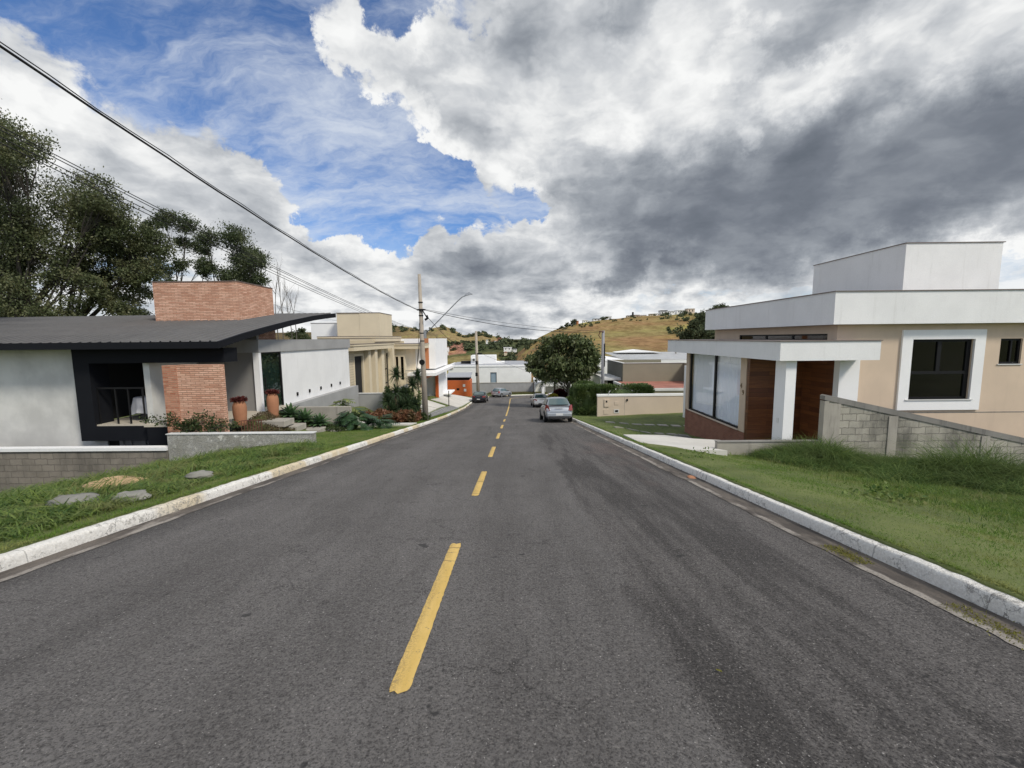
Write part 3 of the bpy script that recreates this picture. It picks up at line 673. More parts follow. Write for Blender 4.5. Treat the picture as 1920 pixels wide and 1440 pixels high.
def blades(name, X, Y, h, lean, mat, w=.006, seg=2, seed=3, zoff=0, clump=None):
    """grass blades: tapering strips that bend over"""
    r = np.random.default_rng(seed); n = len(X); Z = ground_z(X, Y) + zoff - .01
    a = r.uniform(0, 2 * np.pi, n) if clump is None else clump
    dx, dy = np.cos(a), np.sin(a); fa = r.uniform(0, np.pi, n); sx, sy = np.cos(fa), np.sin(fa)
    h = np.broadcast_to(h, (n,)) * r.uniform(.55, 1.35, n); ln = np.broadcast_to(lean, (n,)) * r.uniform(.3, 1.5, n) * h
    ww = np.broadcast_to(w, (n,)) * r.uniform(.7, 1.3, n)
    rowsv = []
    for i in range(seg):
        f = i / seg; wv = ww * (1 - f * .55) / 2
        for sgn in (-1, 1):
            rowsv.append(np.stack([X + dx * ln * f * f + sgn * sx * wv, Y + dy * ln * f * f + sgn * sy * wv, Z + h * (f - .25 * f * f * np.minimum(ln / h, 1.2))], -1))
    rowsv.append(np.stack([X + dx * ln, Y + dy * ln, Z + h * (1 - .35 * np.minimum(ln / h, 1.4))], -1))
    k = len(rowsv); V = np.stack(rowsv, 1).reshape(-1, 3); base = np.arange(n)[:, None] * k
    tris = []
    for i in range(seg - 1): tris += [(2 * i, 2 * i + 1, 2 * i + 3), (2 * i, 2 * i + 3, 2 * i + 2)]
    tris += [(2 * seg - 2, 2 * seg - 1, 2 * seg)]
    Fq = (base[:, None, :] + np.array(tris)[None]).reshape(-1, 3)
    o = npobj(name, V, Fq, mat); return tag(o, None, None, kind='stuff')
def vnoise(x, y, sc, o=0): return np.array([mnoise.noise(Vector((a * sc, b * sc, o))) for a, b in zip(x, y)])

# right verge: mown lawn
def scatter(n, x0, x1, y0, y1, r, bias=1.7):
    y = y0 + (y1 - y0) * r.uniform(0, 1, n) ** bias; return r.uniform(x0, x1, n), y
r0 = np.random.default_rng(5)
X1, Y1 = scatter(240000, 3.64, 12, -0.6, 13.0, r0, 1.25)
keep = ~((X1 > 3.85) & (X1 < 6.0) & (Y1 > 11.35))
X1, Y1 = X1[keep], Y1[keep]
d = np.clip(X1 - 5.6, 0, 3) / 3
pt_ = vnoise(X1[:1], Y1[:1], 1); tag(blades('lawn_grass', X1, Y1, (.036 + .06 * d) * (1 + .35 * np.sin(X1 * 3 + 2 * np.sin(Y1 * 1.9)) * np.sin(Y1 * 2.3)), .9, M['grass'], .0085, 1, 5), 'short mown grass along the right kerb', 'grass')
X1, Y1 = scatter(60000, 3.66, 11, 12.2, 40, r0, 1.4); k_ = ((X1 < 8.0) | (Y1 > 20)) & ~((X1 > 5.2) & (Y1 > 26.6)) & ~((X1 > 3.9) & (X1 < 6.2) & (Y1 < 14.3))
X1, Y1 = X1[k_], Y1[k_]
tag(blades('lawn_grass', X1, Y1, .045, .7, M['grass'], .012, 1, 6), 'short grass round the pale paving beyond', 'grass')
# edge tufts spilling over the right kerb
n = 9000; Y1 = 1.2 + 22 * r0.uniform(0, 1, n) ** 1.8; X1 = 3.655 + np.abs(r0.normal(0, .035, n))
tag(blades('lawn_grass', X1, Y1, .05, 1.2, M['grass'], .006, 2, 7), 'grass fringe hanging over the right kerb', 'grass')
# long wild grass along the block wall
cx_ = r0.uniform(6.9, 16.5, 1300); cy_ = 12.0 - np.abs(r0.normal(0, 1, 1300)) * (1.0 + .28 * (cx_ - 7))
ok_ = cy_ > 5.2; cx_, cy_ = cx_[ok_], cy_[ok_]
per = 60; X1 = np.repeat(cx_, per) + r0.normal(0, .13, len(cx_) * per); Y1 = np.minimum(np.repeat(cy_, per) + r0.normal(0, .13, len(cx_) * per), 11.98)
hh = np.repeat(.22 + .12 * np.clip((cx_ - 7.2) / 4, 0, 1) * np.clip((cy_ - 7.5) / 3, .25, 1) + .10 * r0.uniform(-1, 1, len(cx_)), per)
hump = 1 + 2.2 * np.exp(-((X1 - 11.0) / 1.3) ** 2 - ((Y1 - 9.6) / 1.0) ** 2) + 1.5 * np.exp(-((X1 - 8.3) / .9) ** 2 - ((Y1 - 11.4) / .8) ** 2) + 1.0 * np.exp(-((X1 - 12.6) / 1.2) ** 2 - ((Y1 - 8.2) / 1.0) ** 2)
cl = np.repeat(r0.uniform(0, 2 * np.pi, len(cx_)), per) + r0.normal(0, .9, len(X1))
tag(blades('long_grass', X1, Y1, np.maximum(hh, .14) * hump, 1.25, M['tall'], .012, 4, 8, clump=cl), 'long wild grass in front of the block wall', 'grass')
X1 = r0.uniform(6.0, 15, 60000); Y1 = 12 - 9.5 * r0.uniform(0, 1, 60000) ** 1.2; k_ = r0.uniform(0, 1, 60000) < np.clip((X1 - 5.8) / 3, .05, 1)
tag(blades('long_grass', X1[k_], Y1[k_], .15, 1.0, M['wild'], .009, 2, 9), 'uneven grass between lawn and block wall', 'grass')
# left verge : coarse grass on the bank
X1 = -5.03 - 12.5 * r0.uniform(0, 1, 190000) ** 1.15; Y1 = 0.2 + 12.9 * r0.uniform(0, 1, 190000) ** .9
PILES = []
for u_q, v_q, ra_ in ((222, 903, .36), (140, 934, .22), (245, 927, .17), (372, 888, .15)):
    q_ = min((at(u_q, v_q, y_) for y_ in np.linspace(4, 12.7, 300)), key=lambda p_: abs(p_[2] - float(ground_z(p_[0], p_[1])) - .08)); PILES.append((q_[0], q_[1], ra_, ra_ * .5 - .2))
k_ = np.ones(len(X1), bool)
for px_, py_, ra_, rb_ in PILES: k_ &= ((X1 - px_) / ra_) ** 2 + ((Y1 - py_ + .12) / max(.10, rb_ + .28)) ** 2 > 1
X1, Y1 = X1[k_], Y1[k_]
lowb = X1 > -5.25 - .25 * r0.uniform(0, 1, len(X1))
tag(blades('verge_grass', X1[~lowb], Y1[~lowb], (.10 + .06 * np.sin(X1[~lowb] * 1.7 + 2 * np.sin(Y1[~lowb] * .8)) * np.sin(Y1[~lowb] * 1.3 + X1[~lowb])), 1.5, M['wild'], .019, 3, 10), 'coarse grass on the bank left of the kerb', 'grass')
tag(blades('verge_grass', X1[lowb], Y1[lowb], .06, .9, M['grass'], .008, 1, 11), 'shorter grass right behind the left kerb', 'grass')
cx_ = r0.uniform(-15, -5.6, 260); cy_ = r0.uniform(3.0, 12.4, 260); per = 45
X1 = np.repeat(cx_, per) + r0.normal(0, .1, 260 * per); Y1 = np.minimum(np.repeat(cy_, per) + r0.normal(0, .1, 260 * per), 12.9)
tag(blades('verge_grass', X1, Y1, .25, 1.5, M['wild'], .018, 4, 12, clump=np.repeat(r0.uniform(0, 6.28, 260), per) + r0.normal(0, 1, 260 * per)), 'taller tufts scattered on the left bank', 'grass')
# lawn in front of the left house
X1, Y1 = scatter(70000, -8.6, -5.03, 13.0, 19.3, r0, 1.1); k_ = (X1 > -6.8 - (Y1 - 13) * .28) 
tag(blades('lawn_grass', X1[k_], Y1[k_], .035, .7, M['grass'], .009, 1, 13), 'green lawn below the garden steps', 'grass')
n = 6000; Y1 = 1.5 + 22 * r0.uniform(0, 1, n) ** 1.3; X1 = -5.01 - np.abs(r0.normal(0, .035, n))
tag(blades('verge_grass', X1, Y1, .05, 1.1, M['grass'], .007, 2, 14), 'grass fringe along the left kerb', 'grass')
# strips of grass by the driveways further down on the left
def rect(n, x0, x1, y0, y1): return r0.uniform(x0, x1, n), r0.uniform(y0, y1, n)
for (a, b_, c, e, n) in ((-6.2, -5.1, 21.5, 33, 14000), (-9, -5.9, 29.5, 31, 5000), (-9, -6.6, 39.5, 41.5, 5000)):
    X1, Y1 = rect(n, a, b_, c, e); tag(blades('lawn_grass', X1, Y1, .05, .7, M['grass'], .018, 1, n), 'grass strips between the driveway slabs', 'grass')
# dry grass under the far wall
X1 = r0.uniform(-4.5, 5.5, 9000); Y1 = r0.uniform(71.5, 73.9, 9000); k_ = road_side(X1, Y1) < -5.0
tag(blades('dry_grass', X1[k_], Y1[k_], .35, .8, foliage('dry grass', (.10, .11, .035), (.17, .15, .06)), .05, 1, 15), 'dry grass below the far grey wall', 'grass')

# ================================================================== RIGHT HOUSE
hr = thing('modern_house', 'beige and white flat roofed house with wooden entrance behind the block wall', 'house', (9.95, 13.2, -2))
YS = 13.2
mb = MB(); wall_y(mb, YS, YS + .2, 9.95, 21, -3.6, 1.97, [(12.25, 14.15, -.36, 1.5), (14.99, 15.66, .72, 1.5)])
wall_x(mb, 9.95, 10.15, YS + .2, 21.2, -3.2, 1.97, [(13.6, 18.9, 1.28, 1.70)])
mb.box(10.15, 21, 21.0, 21.2, -3.2, 1.97); mb.box(20.8, 21, YS + .2, 21.0, -3.2, 1.97)
obj('wall', mb, M['beige'], hr)
obj('drip_line', MB().box(10.56, 21, YS - .006, YS, -.80, -.775), M['coping'], hr)
o = obj('parapet', MB().box(9.58, 21.4, 12.88, 21.5, 1.975, 2.94), M['white'], hr)
obj('capping', MB().box(9.55, 21.43, 12.85, 21.53, 2.94, 2.965), M['cap'], o)
o = obj('rooftop_block', MB().box(13.9, 17.3, 15.5, 20.15, 2.94, 4.86), M['white'], hr)
obj('capping', MB().box(13.87, 17.36, 15.47, 20.18, 4.86, 4.885), M['cap'], o)
o = obj('canopy', MB().box(7.6, 9.947, 12.18, 21.1, .935, 1.485).box(9.947, 10.45, 12.18, YS - .003, .935, 1.485), M['white'], hr)
obj('capping', MB().box(7.57, 9.945, 12.15, 21.13, 1.485, 1.51).box(9.945, 10.48, 12.15, YS - .003, 1.485, 1.51), M['cap'], o)
# curtained window volume
obj('brick_base', MB().box(8.1, 8.3, 14.78, 19.95, -3.4, -1.74), M['brickR'], hr)
obj('pilaster', MB().box(8.085, 8.3, 14.78, 15.16, -1.74, .934), M['beige'], hr, label='narrow beige wall edge bearing the house number')
obj('pilaster', MB().box(8.085, 8.3, 19.62, 19.95, -1.74, .934), M['beige'], hr, label='narrow beige wall edge at the far end of the curtained window'); obj('rear_wall', MB().box(8.3, 9.94, 19.75, 19.95, -3.2, .934), M['beige'], hr)
obj('sill', MB().box(8.05, 8.3, 15.16, 19.62, -1.74, -1.70), M['meterc'], hr)
w = obj('window', MB().box(8.13, 8.2, 15.17, 15.22, -1.70, .93).box(8.13, 8.2, 19.50, 19.61, -1.70, .93).box(8.13, 8.2, 17.12, 17.24, -1.64, .93).box(8.13, 8.2, 15.22, 19.50, -1.70, -1.64), M['black'], hr, label='tall black framed window with sheer curtains')
obj('pane', MB().add([(8.16, 15.22, -1.64), (8.16, 17.12, -1.64), (8.16, 17.12, .93), (8.16, 15.22, .93), (8.16, 17.24, -1.64), (8.16, 19.5, -1.64), (8.16, 19.5, .93), (8.16, 17.24, .93)], [(0, 3, 2, 1), (4, 7, 6, 5)]), M['glass'], w)
cr_ = []
for z_ in (-1.66, -.4, .92):
    cr_.append([(8.27 + .028 * math.sin(y_ * 34 + .5 * math.sin(y_ * 5)) + .02 * math.sin(y_ * 11), y_, z_) for y_ in np.linspace(15.17, 19.6, 420)])
obj('curtain', MB().grid(cr_), M['curtain'], w, smooth=True)
obj('entrance_wall', MB().box(8.1, 11.2, 14.6, 14.75, -2.6, .934), M['wood'], hr)
obj('porch_floor', MB().box(7.9, 11.2, 12.3, 14.6, -2.6, -2.02), M['conclt'], hr)
p_ = obj('pillar', MB().box(7.9, 8.2, 12.34, 12.84, -2.5, .934), M['white2'], hr)
obj('switch_plate', MB().box(7.885, 7.9, 12.55, 12.65, -.95, -.80), M['plasticw'], p_)
obj('side_fin', MB().box(9.93, 10.54, 12.97, YS - .003, -2.5, .934), M['white2'], hr)
obj('porch_return', MB().box(9.93, 9.948, YS, 14.6, -2.5, .934), M['wood'], hr)
# square window with white surround
mb = MB(); wall_y(mb, YS - .06, YS, 11.93, 14.47, -.70, 1.79, [(12.25, 14.15, -.36, 1.5)]); sr = obj('window_surround', mb, M['white2'], hr)
w = MB().box(12.25, 12.33, YS + .05, YS + .12, -.36, 1.5).box(14.02, 14.15, YS + .05, YS + .12, -.36, 1.5).box(12.33, 14.02, YS + .05, YS + .12, -.36, -.30).box(12.33, 14.02, YS + .05, YS + .12, 1.42, 1.5)
w.box(12.33, 14.02, YS + .05, YS + .12, .42, .51).box(13.12, 13.24, YS + .05, YS + .12, .51, 1.42)
w = obj('window', w, M['black'], hr, label='square black framed window in a white surround')
obj('pane', MB().box(12.33, 14.02, YS + .08, YS + .09, -.30, 1.42), M['glassdk'], w)
obj('sill', MB().box(12.15, 14.22, YS - .09, YS + .05, -.39, -.36), M['copingw'], w)
w = MB().box(14.99, 15.05, YS + .05, YS + .12, .72, 1.5).box(15.60, 15.66, YS + .05, YS + .12, .72, 1.5).box(15.05, 15.60, YS + .05, YS + .12, .72, .78).box(15.05, 15.60, YS + .05, YS + .12, 1.44, 1.5).box(15.36, 15.41, YS + .05, YS + .12, .78, 1.44)
w = obj('window', w, M['black'], hr, label='small dark window high on the side wall')
obj('pane', MB().box(15.05, 15.60, YS + .08, YS + .09, .78, 1.44), M['glassdk'], w)
obj('sill', MB().box(14.94, 15.70, YS - .03, YS + .05, .69, .72), M['copingw'], w)
w = MB().box(9.98, 10.04, 13.6, 13.66, 1.28, 1.70).box(9.98, 10.04, 18.84, 18.9, 1.28, 1.70).box(9.98, 10.04, 13.66, 18.84, 1.65, 1.70)
for y_ in (15.3, 16.9): w.box(9.98, 10.04, y_, y_ + .08, 1.28, 1.65)
w = obj('window', w, M['black'], hr, label='long strip window above the canopy'); obj('pane', MB().box(10.0, 10.01, 13.66, 18.84, 1.28, 1.65), M['glassdk'], w)
# dim rooms behind the windows
mb = MB(); mb.box(11.9, 14.6, 16.4, 16.5, -.8, 1.8).box(11.9, 12.0, YS + .2, 16.4, -.8, 1.8).box(14.5, 14.6, YS + .2, 16.4, -.8, 1.8).box(12, 14.5, YS + .2, 16.4, -.85, -.8).box(12, 14.5, YS + .2, 16.4, 1.8, 1.85)
obj('room', mb, M['room'], hr)
def text_mesh(txt, size, mat, parent, M4, depth=.006):
    cu = bpy.data.curves.new('t', 'FONT'); cu.body = txt; cu.size = size; cu.extrude = depth; cu.align_x = 'CENTER'
    ob = bpy.data.objects.new('t', cu); COL.objects.link(ob); bpy.context.view_layer.update()
    me = bpy.data.meshes.new_from_object(ob.evaluated_get(bpy.context.evaluated_depsgraph_get())); bpy.data.objects.remove(ob)
    me.transform(M4); o0 = origin(parent); me.transform(Matrix.Translation(-o0)); me.materials.clear(); me.materials.append(mat)
    o = bpy.data.objects.new('house_number', me); COL.objects.link(o); o.parent = parent; return o
rotm = Matrix(((0, 0, -1, 0), (-1, 0, 0, 0), (0, 1, 0, 0), (0, 0, 0, 1)))     # lettering on a wall facing -X
text_mesh('4', .26, M['brass'], hr, Matrix.Translation((8.079, 15.06, -.19)) @ rotm)
text_mesh('9', .26, M['brass'], hr, Matrix.Translation((8.079, 14.92, -.42)) @ rotm)

# low wall, block wall
lw = obj('garden_wall', MB().box(5.86, 8.86, 12.05, 12.2, -2.6, -1.40), M['conc']); tag(lw, 'low stained concrete wall in front of the wooden entrance', 'wall'); lw_c = obj('coping', MB().box(5.85, 8.86, 12.03, 12.22, -1.40, -1.375), M['coping'], lw)
bw = thing('block_wall', 'unplastered concrete block wall with sloping top beside the beige house', 'wall', (9, 12.1, -2.2))
top = lambda x: -.02 - (x - 8.83) * (1.36 / 6.01)
obj('blockwork', MB().prism([(8.98, -4.5), (19, -4.5), (19, top(19) - .1), (8.98, top(8.98) - .1)], 'y', 12.04, 12.2), M['block'], bw)
obj('coping', MB().prism([(8.84, top(8.84) - .16), (19, top(19) - .16), (19, top(19)), (8.98, top(8.98)), (8.90, top(8.9) + .0), (8.84, top(8.84) - .04)], 'y', 12.015, 12.215), M['coping'], bw)
obj('end_post', MB().box(8.85, 8.98, 12.02, 12.21, -3.2, top(8.98) - .16).box(8.98, 9.32, 12.018, 12.038, -3.2, top(9.32) - .16), M['conc'], bw)
for xa, xb in ((10.72, 10.98), (13.42, 13.66), (16.2, 16.45)): obj('column', MB().box(xa, xb, 12.018, 12.038, -3.8, top(xb) - .16), M['conc'], bw)

# pale paving by the porch, rubble
def slab_on(mb, x0, x1, y0, y1, th, lift=.05, n=6):
    r_ = [[(x, y, float(ground_z(x, y)) + lift) for x in np.linspace(x0, x1, n)] for y in np.linspace(y0, y1, n)]
    mb.grid(r_); 
    for a in (r_[0], r_[-1][::-1], [q[0] for q in r_][::-1], [q[-1] for q in r_]):
        mb.grid([a[::-1], [(p[0], p[1], p[2] - th) for p in a][::-1]])
    return mb
pv = thing('entrance_path', 'stepped pale concrete path from the right kerb to the wooden entrance', 'path', (5, 13, -1.6))
obj('slab', MB().add([(3.78, 14.55, -1.72), (5.2, 14.5, -1.74), (5.75, 13.45, -1.62), (6.6, 13.4, -1.66), (6.9, 12.7, -1.6), (8.0, 12.7, -1.7), (8.0, 12.25, -1.7), (5.82, 12.2, -1.64), (5.80, 11.35, -1.45), (3.78, 11.35, -1.38),
    (3.78, 14.55, -1.98), (5.2, 14.5, -2.0), (5.75, 13.45, -1.9), (6.6, 13.4, -1.9), (6.9, 12.7, -1.9), (8.0, 12.7, -2.0), (8.0, 12.25, -2.0), (5.82, 12.2, -1.8), (5.80, 11.35, -1.75), (3.78, 11.35, -1.7)],
    [tuple(range(9, -1, -1))] + [(i, (i + 1) % 10, (i + 1) % 10 + 10, i + 10) for i in range(10)]), M['conclt'], pv)
def stone_row(y0, x0, x1, n, col='stepping stones in the right lawn', lbl=''):
    for i in range(n):
        x = x0 + (x1 - x0) * (i + .5) / n + random.uniform(-.05, .05); hw = (x1 - x0) / n * random.uniform(.30, .40)
        o = obj('stepping_stone', slab_on(MB(), x - hw, x + hw, y0 - .2, y0 + .2, .1, .04, 3), M['conc']); tag(o, lbl % ['first', 'second', 'third', 'fourth', 'fifth', 'sixth', 'seventh'][i], 'paving stone', col)
stone_row(21.6, 4.6, 9.4, 7, lbl='%s from the street of the far row of grey stepping stones')
stone_row(18.3, 4.3, 7.7, 6, lbl='%s from the street of the near row of grey stepping stones')
def rock(name, c, s, mat, label, cat, seed=1, flat_=.5, group=None):
    r = []; 
    for i in range(13):
        th = math.pi * i / 12; row = []
        for j in range(25):
            ph = 2 * math.pi * j / 24; d = Vector((math.sin(th) * math.cos(ph), math.sin(th) * math.sin(ph), math.cos(th)))
            k = 1 + .38 * mnoise.noise(d * 1.7 + Vector((seed, 0, 0))) + .16 * mnoise.noise(d * 5 + Vector((0, seed, 0)))
            row.append((c[0] + d.x * s[0] * k, c[1] + d.y * s[1] * k, c[2] + d.z * s[2] * k))
        r.append(row)
    return tag(obj(name, MB().grid(r[::-1]), mat, smooth=True), label, cat, group)
rock('rubble_pile', (6.3, 16.0, float(ground_z(6.3, 16)) + .02), (.55, .35, .16), M['rubble'], 'low pile of brown rubble on the lawn behind the pale path', 'rubble', 3)
for nm_, u_q, v_q, sz_, mt_, lb_, ct_, sd_q in (('sand_pile', 222, 903, (.50, .30, .08), 'sand', 'patch of orange sand on the left bank', 'sand', 5),
        ('gravel_pile', 140, 934, (.34, .20, .075), 'gravelg', 'grey gravel heap in the grass nearest the left edge', 'gravel', 8),
        ('gravel_pile', 245, 927, (.26, .16, .07), 'gravelg', 'small grey gravel heap in the middle of the left bank', 'gravel', 12),
        ('gravel_pile', 372, 888, (.24, .14, .065), 'gravelg', 'little grey gravel heap below the rough planter wall', 'gravel', 15)):
    q_ = min((at(u_q, v_q, y_) for y_ in np.linspace(4, 12.7, 300)), key=lambda p_: abs(p_[2] - float(ground_z(p_[0], p_[1])) - .08))
    rock(nm_, (q_[0], q_[1], float(ground_z(q_[0], q_[1])) + .05), sz_, M[mt_], lb_, ct_, sd_q)
rock('fallen_leaves', (3.38, 7.9, float(Pz(7.9)) + .012), (.07, .12, .012), M['terracotta'], 'rust orange litter lying in the right gutter', 'litter', 4)
for k, (yy, hh_) in enumerate(((4.05, .5), (2.6, .9))):
    nn = 900; X1 = 3.3 + r0.normal(0, .05, nn); Y1 = yy + r0.uniform(-hh_ / 2, hh_ / 2, nn)
    tag(blades('gutter_moss', X1, Y1, .02, 1., M['yel'], .008, 1, 30 + k, zoff=.075), 'yellowish moss growing in the right gutter', 'moss')

# ------------------------------------------------------------------ wall with meter boxes
mw = thing('boundary_wall', 'low pinkish beige wall with meter boxes and white coping', 'wall', (8, 27, -3.4))
xm0, xm1, ym = 5.32, 10.85, 27.0
obj('wall_face', MB().prism([(xm0, -4.6), (xm1, -4.2), (xm1, -2.11), (xm0, -2.11)], 'y', ym, ym + .2), M['meterc'], mw)
obj('coping', MB().box(xm0 - .03, xm1, ym - .03, ym + .23, -2.11, -1.98), M['white2'], mw)
obj('plinth', MB().prism([(xm0 - .01, -4.6), (xm1, -4.2), (xm1, -3.44), (xm0 - .01, -3.72)], 'y', ym - .03, ym), M['conclt'], mw)
obj('joint', MB().box(7.05, 7.07, ym - .004, ym, -3.6, -2.11), M['conc'], mw)
bx_ = obj('meter_box', MB().box(5.75, 6.07, ym - .05, ym, -2.78, -2.30), M['meterc'], mw, bevel=.005); obj('meter_window', MB().box(5.84, 5.94, ym - .055, ym - .05, -2.50, -2.38), M['black'], bx_)
bx_ = obj('meter_box', MB().box(6.42, 6.68, ym - .02, ym, -2.66, -2.46), M['meterc'], mw)
bx_ = obj('meter_box', MB().box(5.72, 6.02, ym - .02, ym, -3.27, -2.98), M['meterc'], mw)
bx_ = obj('letter_box', MB().box(6.38, 6.72, ym - .02, ym, -3.20, -2.95), M['copingw'], mw); obj('letter_slot', MB().box(6.45, 6.65, ym - .025, ym - .02, -3.13, -3.0), M['black'], bx_)
obj('wall_lamp', MB().box(7.18, 7.26, ym - .06, ym, -2.42, -2.28), M['black'], mw)
obj('pipe', MB().tube([(6.02, 26.95, -1.99), (6.05, 26.95, -1.8), (6.12, 26.95, -1.74)], .02), M['plasticw'], mw)
gp = thing('gate_post', 'tall white post at the end of the beige wall beside the curtained window', 'post', (10, 24, -3))
obj('post', MB().box(9.72, 10.0, 24.0, 24.25, -3.4, .02), M['white2'], gp); obj('post_side', MB().box(10.0, 10.3, 24.1, 24.25, -3.4, -.5), M['white'], gp)

# ------------------------------------------------------------------ olive house with red gravel roof + white long house
oh = thing('olive_house', 'low olive green flat roofed house with red gravel roof behind the hedge', 'house', (12, 38, -5))
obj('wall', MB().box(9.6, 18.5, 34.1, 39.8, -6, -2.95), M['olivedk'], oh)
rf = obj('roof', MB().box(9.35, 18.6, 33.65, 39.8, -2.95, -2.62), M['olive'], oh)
obj('roof_gravel', MB().box(9.5, 18.6, 33.8, 39.8, -2.62, -2.50), M['gravel'], rf)
obj('roof_edge', MB().box(9.3, 18.6, 33.6, 33.78, -2.62, -2.42).box(9.3, 9.48, 33.78, 39.8, -2.62, -2.42), M['copingw'], rf)
ub = MB().box(10.2, 16.0, 39.8, 40.0, -2.5, -.78).box(10.2, 10.4, 40.0, 46.5, -2.9, -.78).box(15.85, 16.0, 36.6, 39.8, -2.5, -.78).box(10.4, 16, 46.3, 46.5, -2.5, -.78)
u_ = obj('upper_block', ub, M['olive'], oh); obj('capping', MB().box(10.15, 16.0, 39.75, 40.05, -.78, -.74).box(10.15, 10.45, 40.05, 46.5, -.78, -.74), M['copingw'], u_)
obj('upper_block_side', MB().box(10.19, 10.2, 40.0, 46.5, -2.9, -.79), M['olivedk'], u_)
pr = obj('porch_roof', MB().box(8.6, 10.19, 40.4, 45.5, -2.42, -2.22), M['copingw'], oh); obj('porch_post', MB().box(8.75, 8.95, 40.6, 40.9, -5.6, -2.42), M['olive'], oh); obj('porch_post', MB().box(9.9, 10.15, 40.3, 40.6, -5.6, -2.42), M['olive'], oh)
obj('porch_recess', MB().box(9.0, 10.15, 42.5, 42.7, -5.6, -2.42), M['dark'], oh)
wh = thing('long_white_house', 'long low white house with pale corrugated roof behind the olive house', 'house', (16, 50, -5))
obj('wall', MB().box(9.9, 24, 50, 62, -7, -1.15), M['farwall'], wh)
rr = MB()
for k in range(60):
    x = 13.2 + k * .2; rr.tube([(x, 50.2, -1.02), (x, 62, -.55)], .06, 5)
rr.box(12.9, 25.2, 50.1, 62, -1.14, -1.06); obj('roof', rr, M['copingw'], wh); obj('fascia', MB().box(9.85, 12.9, 49.95, 62, -1.15, -.95), M['white2'], wh)
obj('roof_lantern', MB().add([(14, 58, -.4), (20, 58, -.4), (20, 61, -.4), (14, 61, -.4), (17, 58, -.05), (17, 61, -.05)], [(0, 1, 4), (1, 2, 5, 4), (2, 3, 5), (3, 0, 4, 5), (3, 2, 1, 0)]), M['white2'], wh)
obj('roof_vent', MB().lathe([(.12, 0), (.12, .25), (.3, .3), (.2, .42), (0, .45)], (22, 58, -.6)), M['conc'], wh)

# ================================================================== LEFT HOUSE
hl = thing('dark_roof_house', 'modern left house with dark corrugated roof and brick tower', 'house', (-12, 16, -1.2))
RP = [(14.0, 1.63), (15.3, 1.91), (16.68, 2.17), (18.6, 2.50), (20.8, 2.82), (22.2, 2.98), (23.37, 3.09)]
XR = -9.74; rows_ = []
xsr = []; x = XR
while x > -34: xsr += [(x, 0), (x - .24, 0), (x - .265, .055), (x - .305, .055)]; x -= .33
for y_, z_ in RP: rows_.append([(x_, y_, z_ + dz - (-(x_ - XR)) * .004) for x_, dz in xsr][::-1])
rf = obj('roof', MB().grid(rows_), M['roof'], hl)
under = [(y_, z_ - .20) for y_, z_ in RP]
obj('roof_deck', MB().prism([(y_, z_ - .015) for y_, z_ in RP] + under[::-1], 'x', -34, XR - .08), M['blackp'], rf)
obj('fascia', MB().prism([(y_, z_ + .012) for y_, z_ in RP] + [(y_, z_ - .21) for y_, z_ in RP][::-1], 'x', XR - .08, XR + .02).box(-34, XR + .02, 13.95, 14.0 - .002, 1.42, 1.645), M['blackp'], rf)
bt = obj('brick_tower', MB().box(-15.95, -12.19, 19.0, 21.75, -1.2, 4.27), M['brickL'], hl); obj('capping', MB().box(-15.99, -12.16, 18.97, 21.78, 4.27, 4.295), M['cap'], bt)
obj('side_wall', MB().box(-34, -15.2, 14.9, 15.1, -4.5, 1.8).box(-15.2, -14.68, 14.9, 15.1, -2.4, -1.8), M['greywall'], hl)
fr = MB().box(-15.2, -14.65, 14.5, 15.2, -1.79, 1.42).box(-14.65, -9.95, 14.5, 15.2, .93, 1.42).box(-14.65, -11.2, 14.5, 15.2, -1.79, -1.27)
obj('veranda_frame', fr, M['blackp'], hl)
obj('veranda_floor', MB().box(-15.0, -12.9, 15.2, 20, -1.27, -1.22).box(-14.65, -12.9, 14.55, 15.2, -1.27, -1.22).box(-12.9, -11.3, 14.55, 17.1, -1.27, -1.22), M['tile'], hl)
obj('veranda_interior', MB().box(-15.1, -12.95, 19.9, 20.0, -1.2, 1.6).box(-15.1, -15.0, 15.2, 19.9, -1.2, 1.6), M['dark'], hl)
obj('lower_opening_shade', MB().box(-14.68, -11.0, 14.96, 15.0, -4.5, -1.3), M['dark'], hl); obj('lower_window', MB().box(-14.2, -14.12, 14.90, 14.94, -2.4, -1.8).box(-13.9, -13.82, 14.90, 14.94, -2.4, -1.8).box(-13.4, -13.32, 14.90, 14.94, -2.4, -1.8).box(-14.3, -13.2, 14.945, 14.955, -2.4, -1.8), M['steel'], hl)  # near-black sheet closes the lower opening, standing in for the shade inside
obj('partition', MB().box(-13.0, -12.78, 14.75, 17.0, -1.22, .93), M['greywall'], hl, label='pale partition wall between veranda and brick panel')
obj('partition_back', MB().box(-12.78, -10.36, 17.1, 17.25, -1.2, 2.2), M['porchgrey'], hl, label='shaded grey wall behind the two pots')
rl = MB().box(-14.65, -13.0, 14.66, 14.70, .02, .08)
for x_ in (-14.63, -14.0, -13.55, -13.04): rl.box(x_ - .02, x_ + .02, 14.66, 14.70, -1.22, .02)
obj('railing', rl, M['black'], hl)
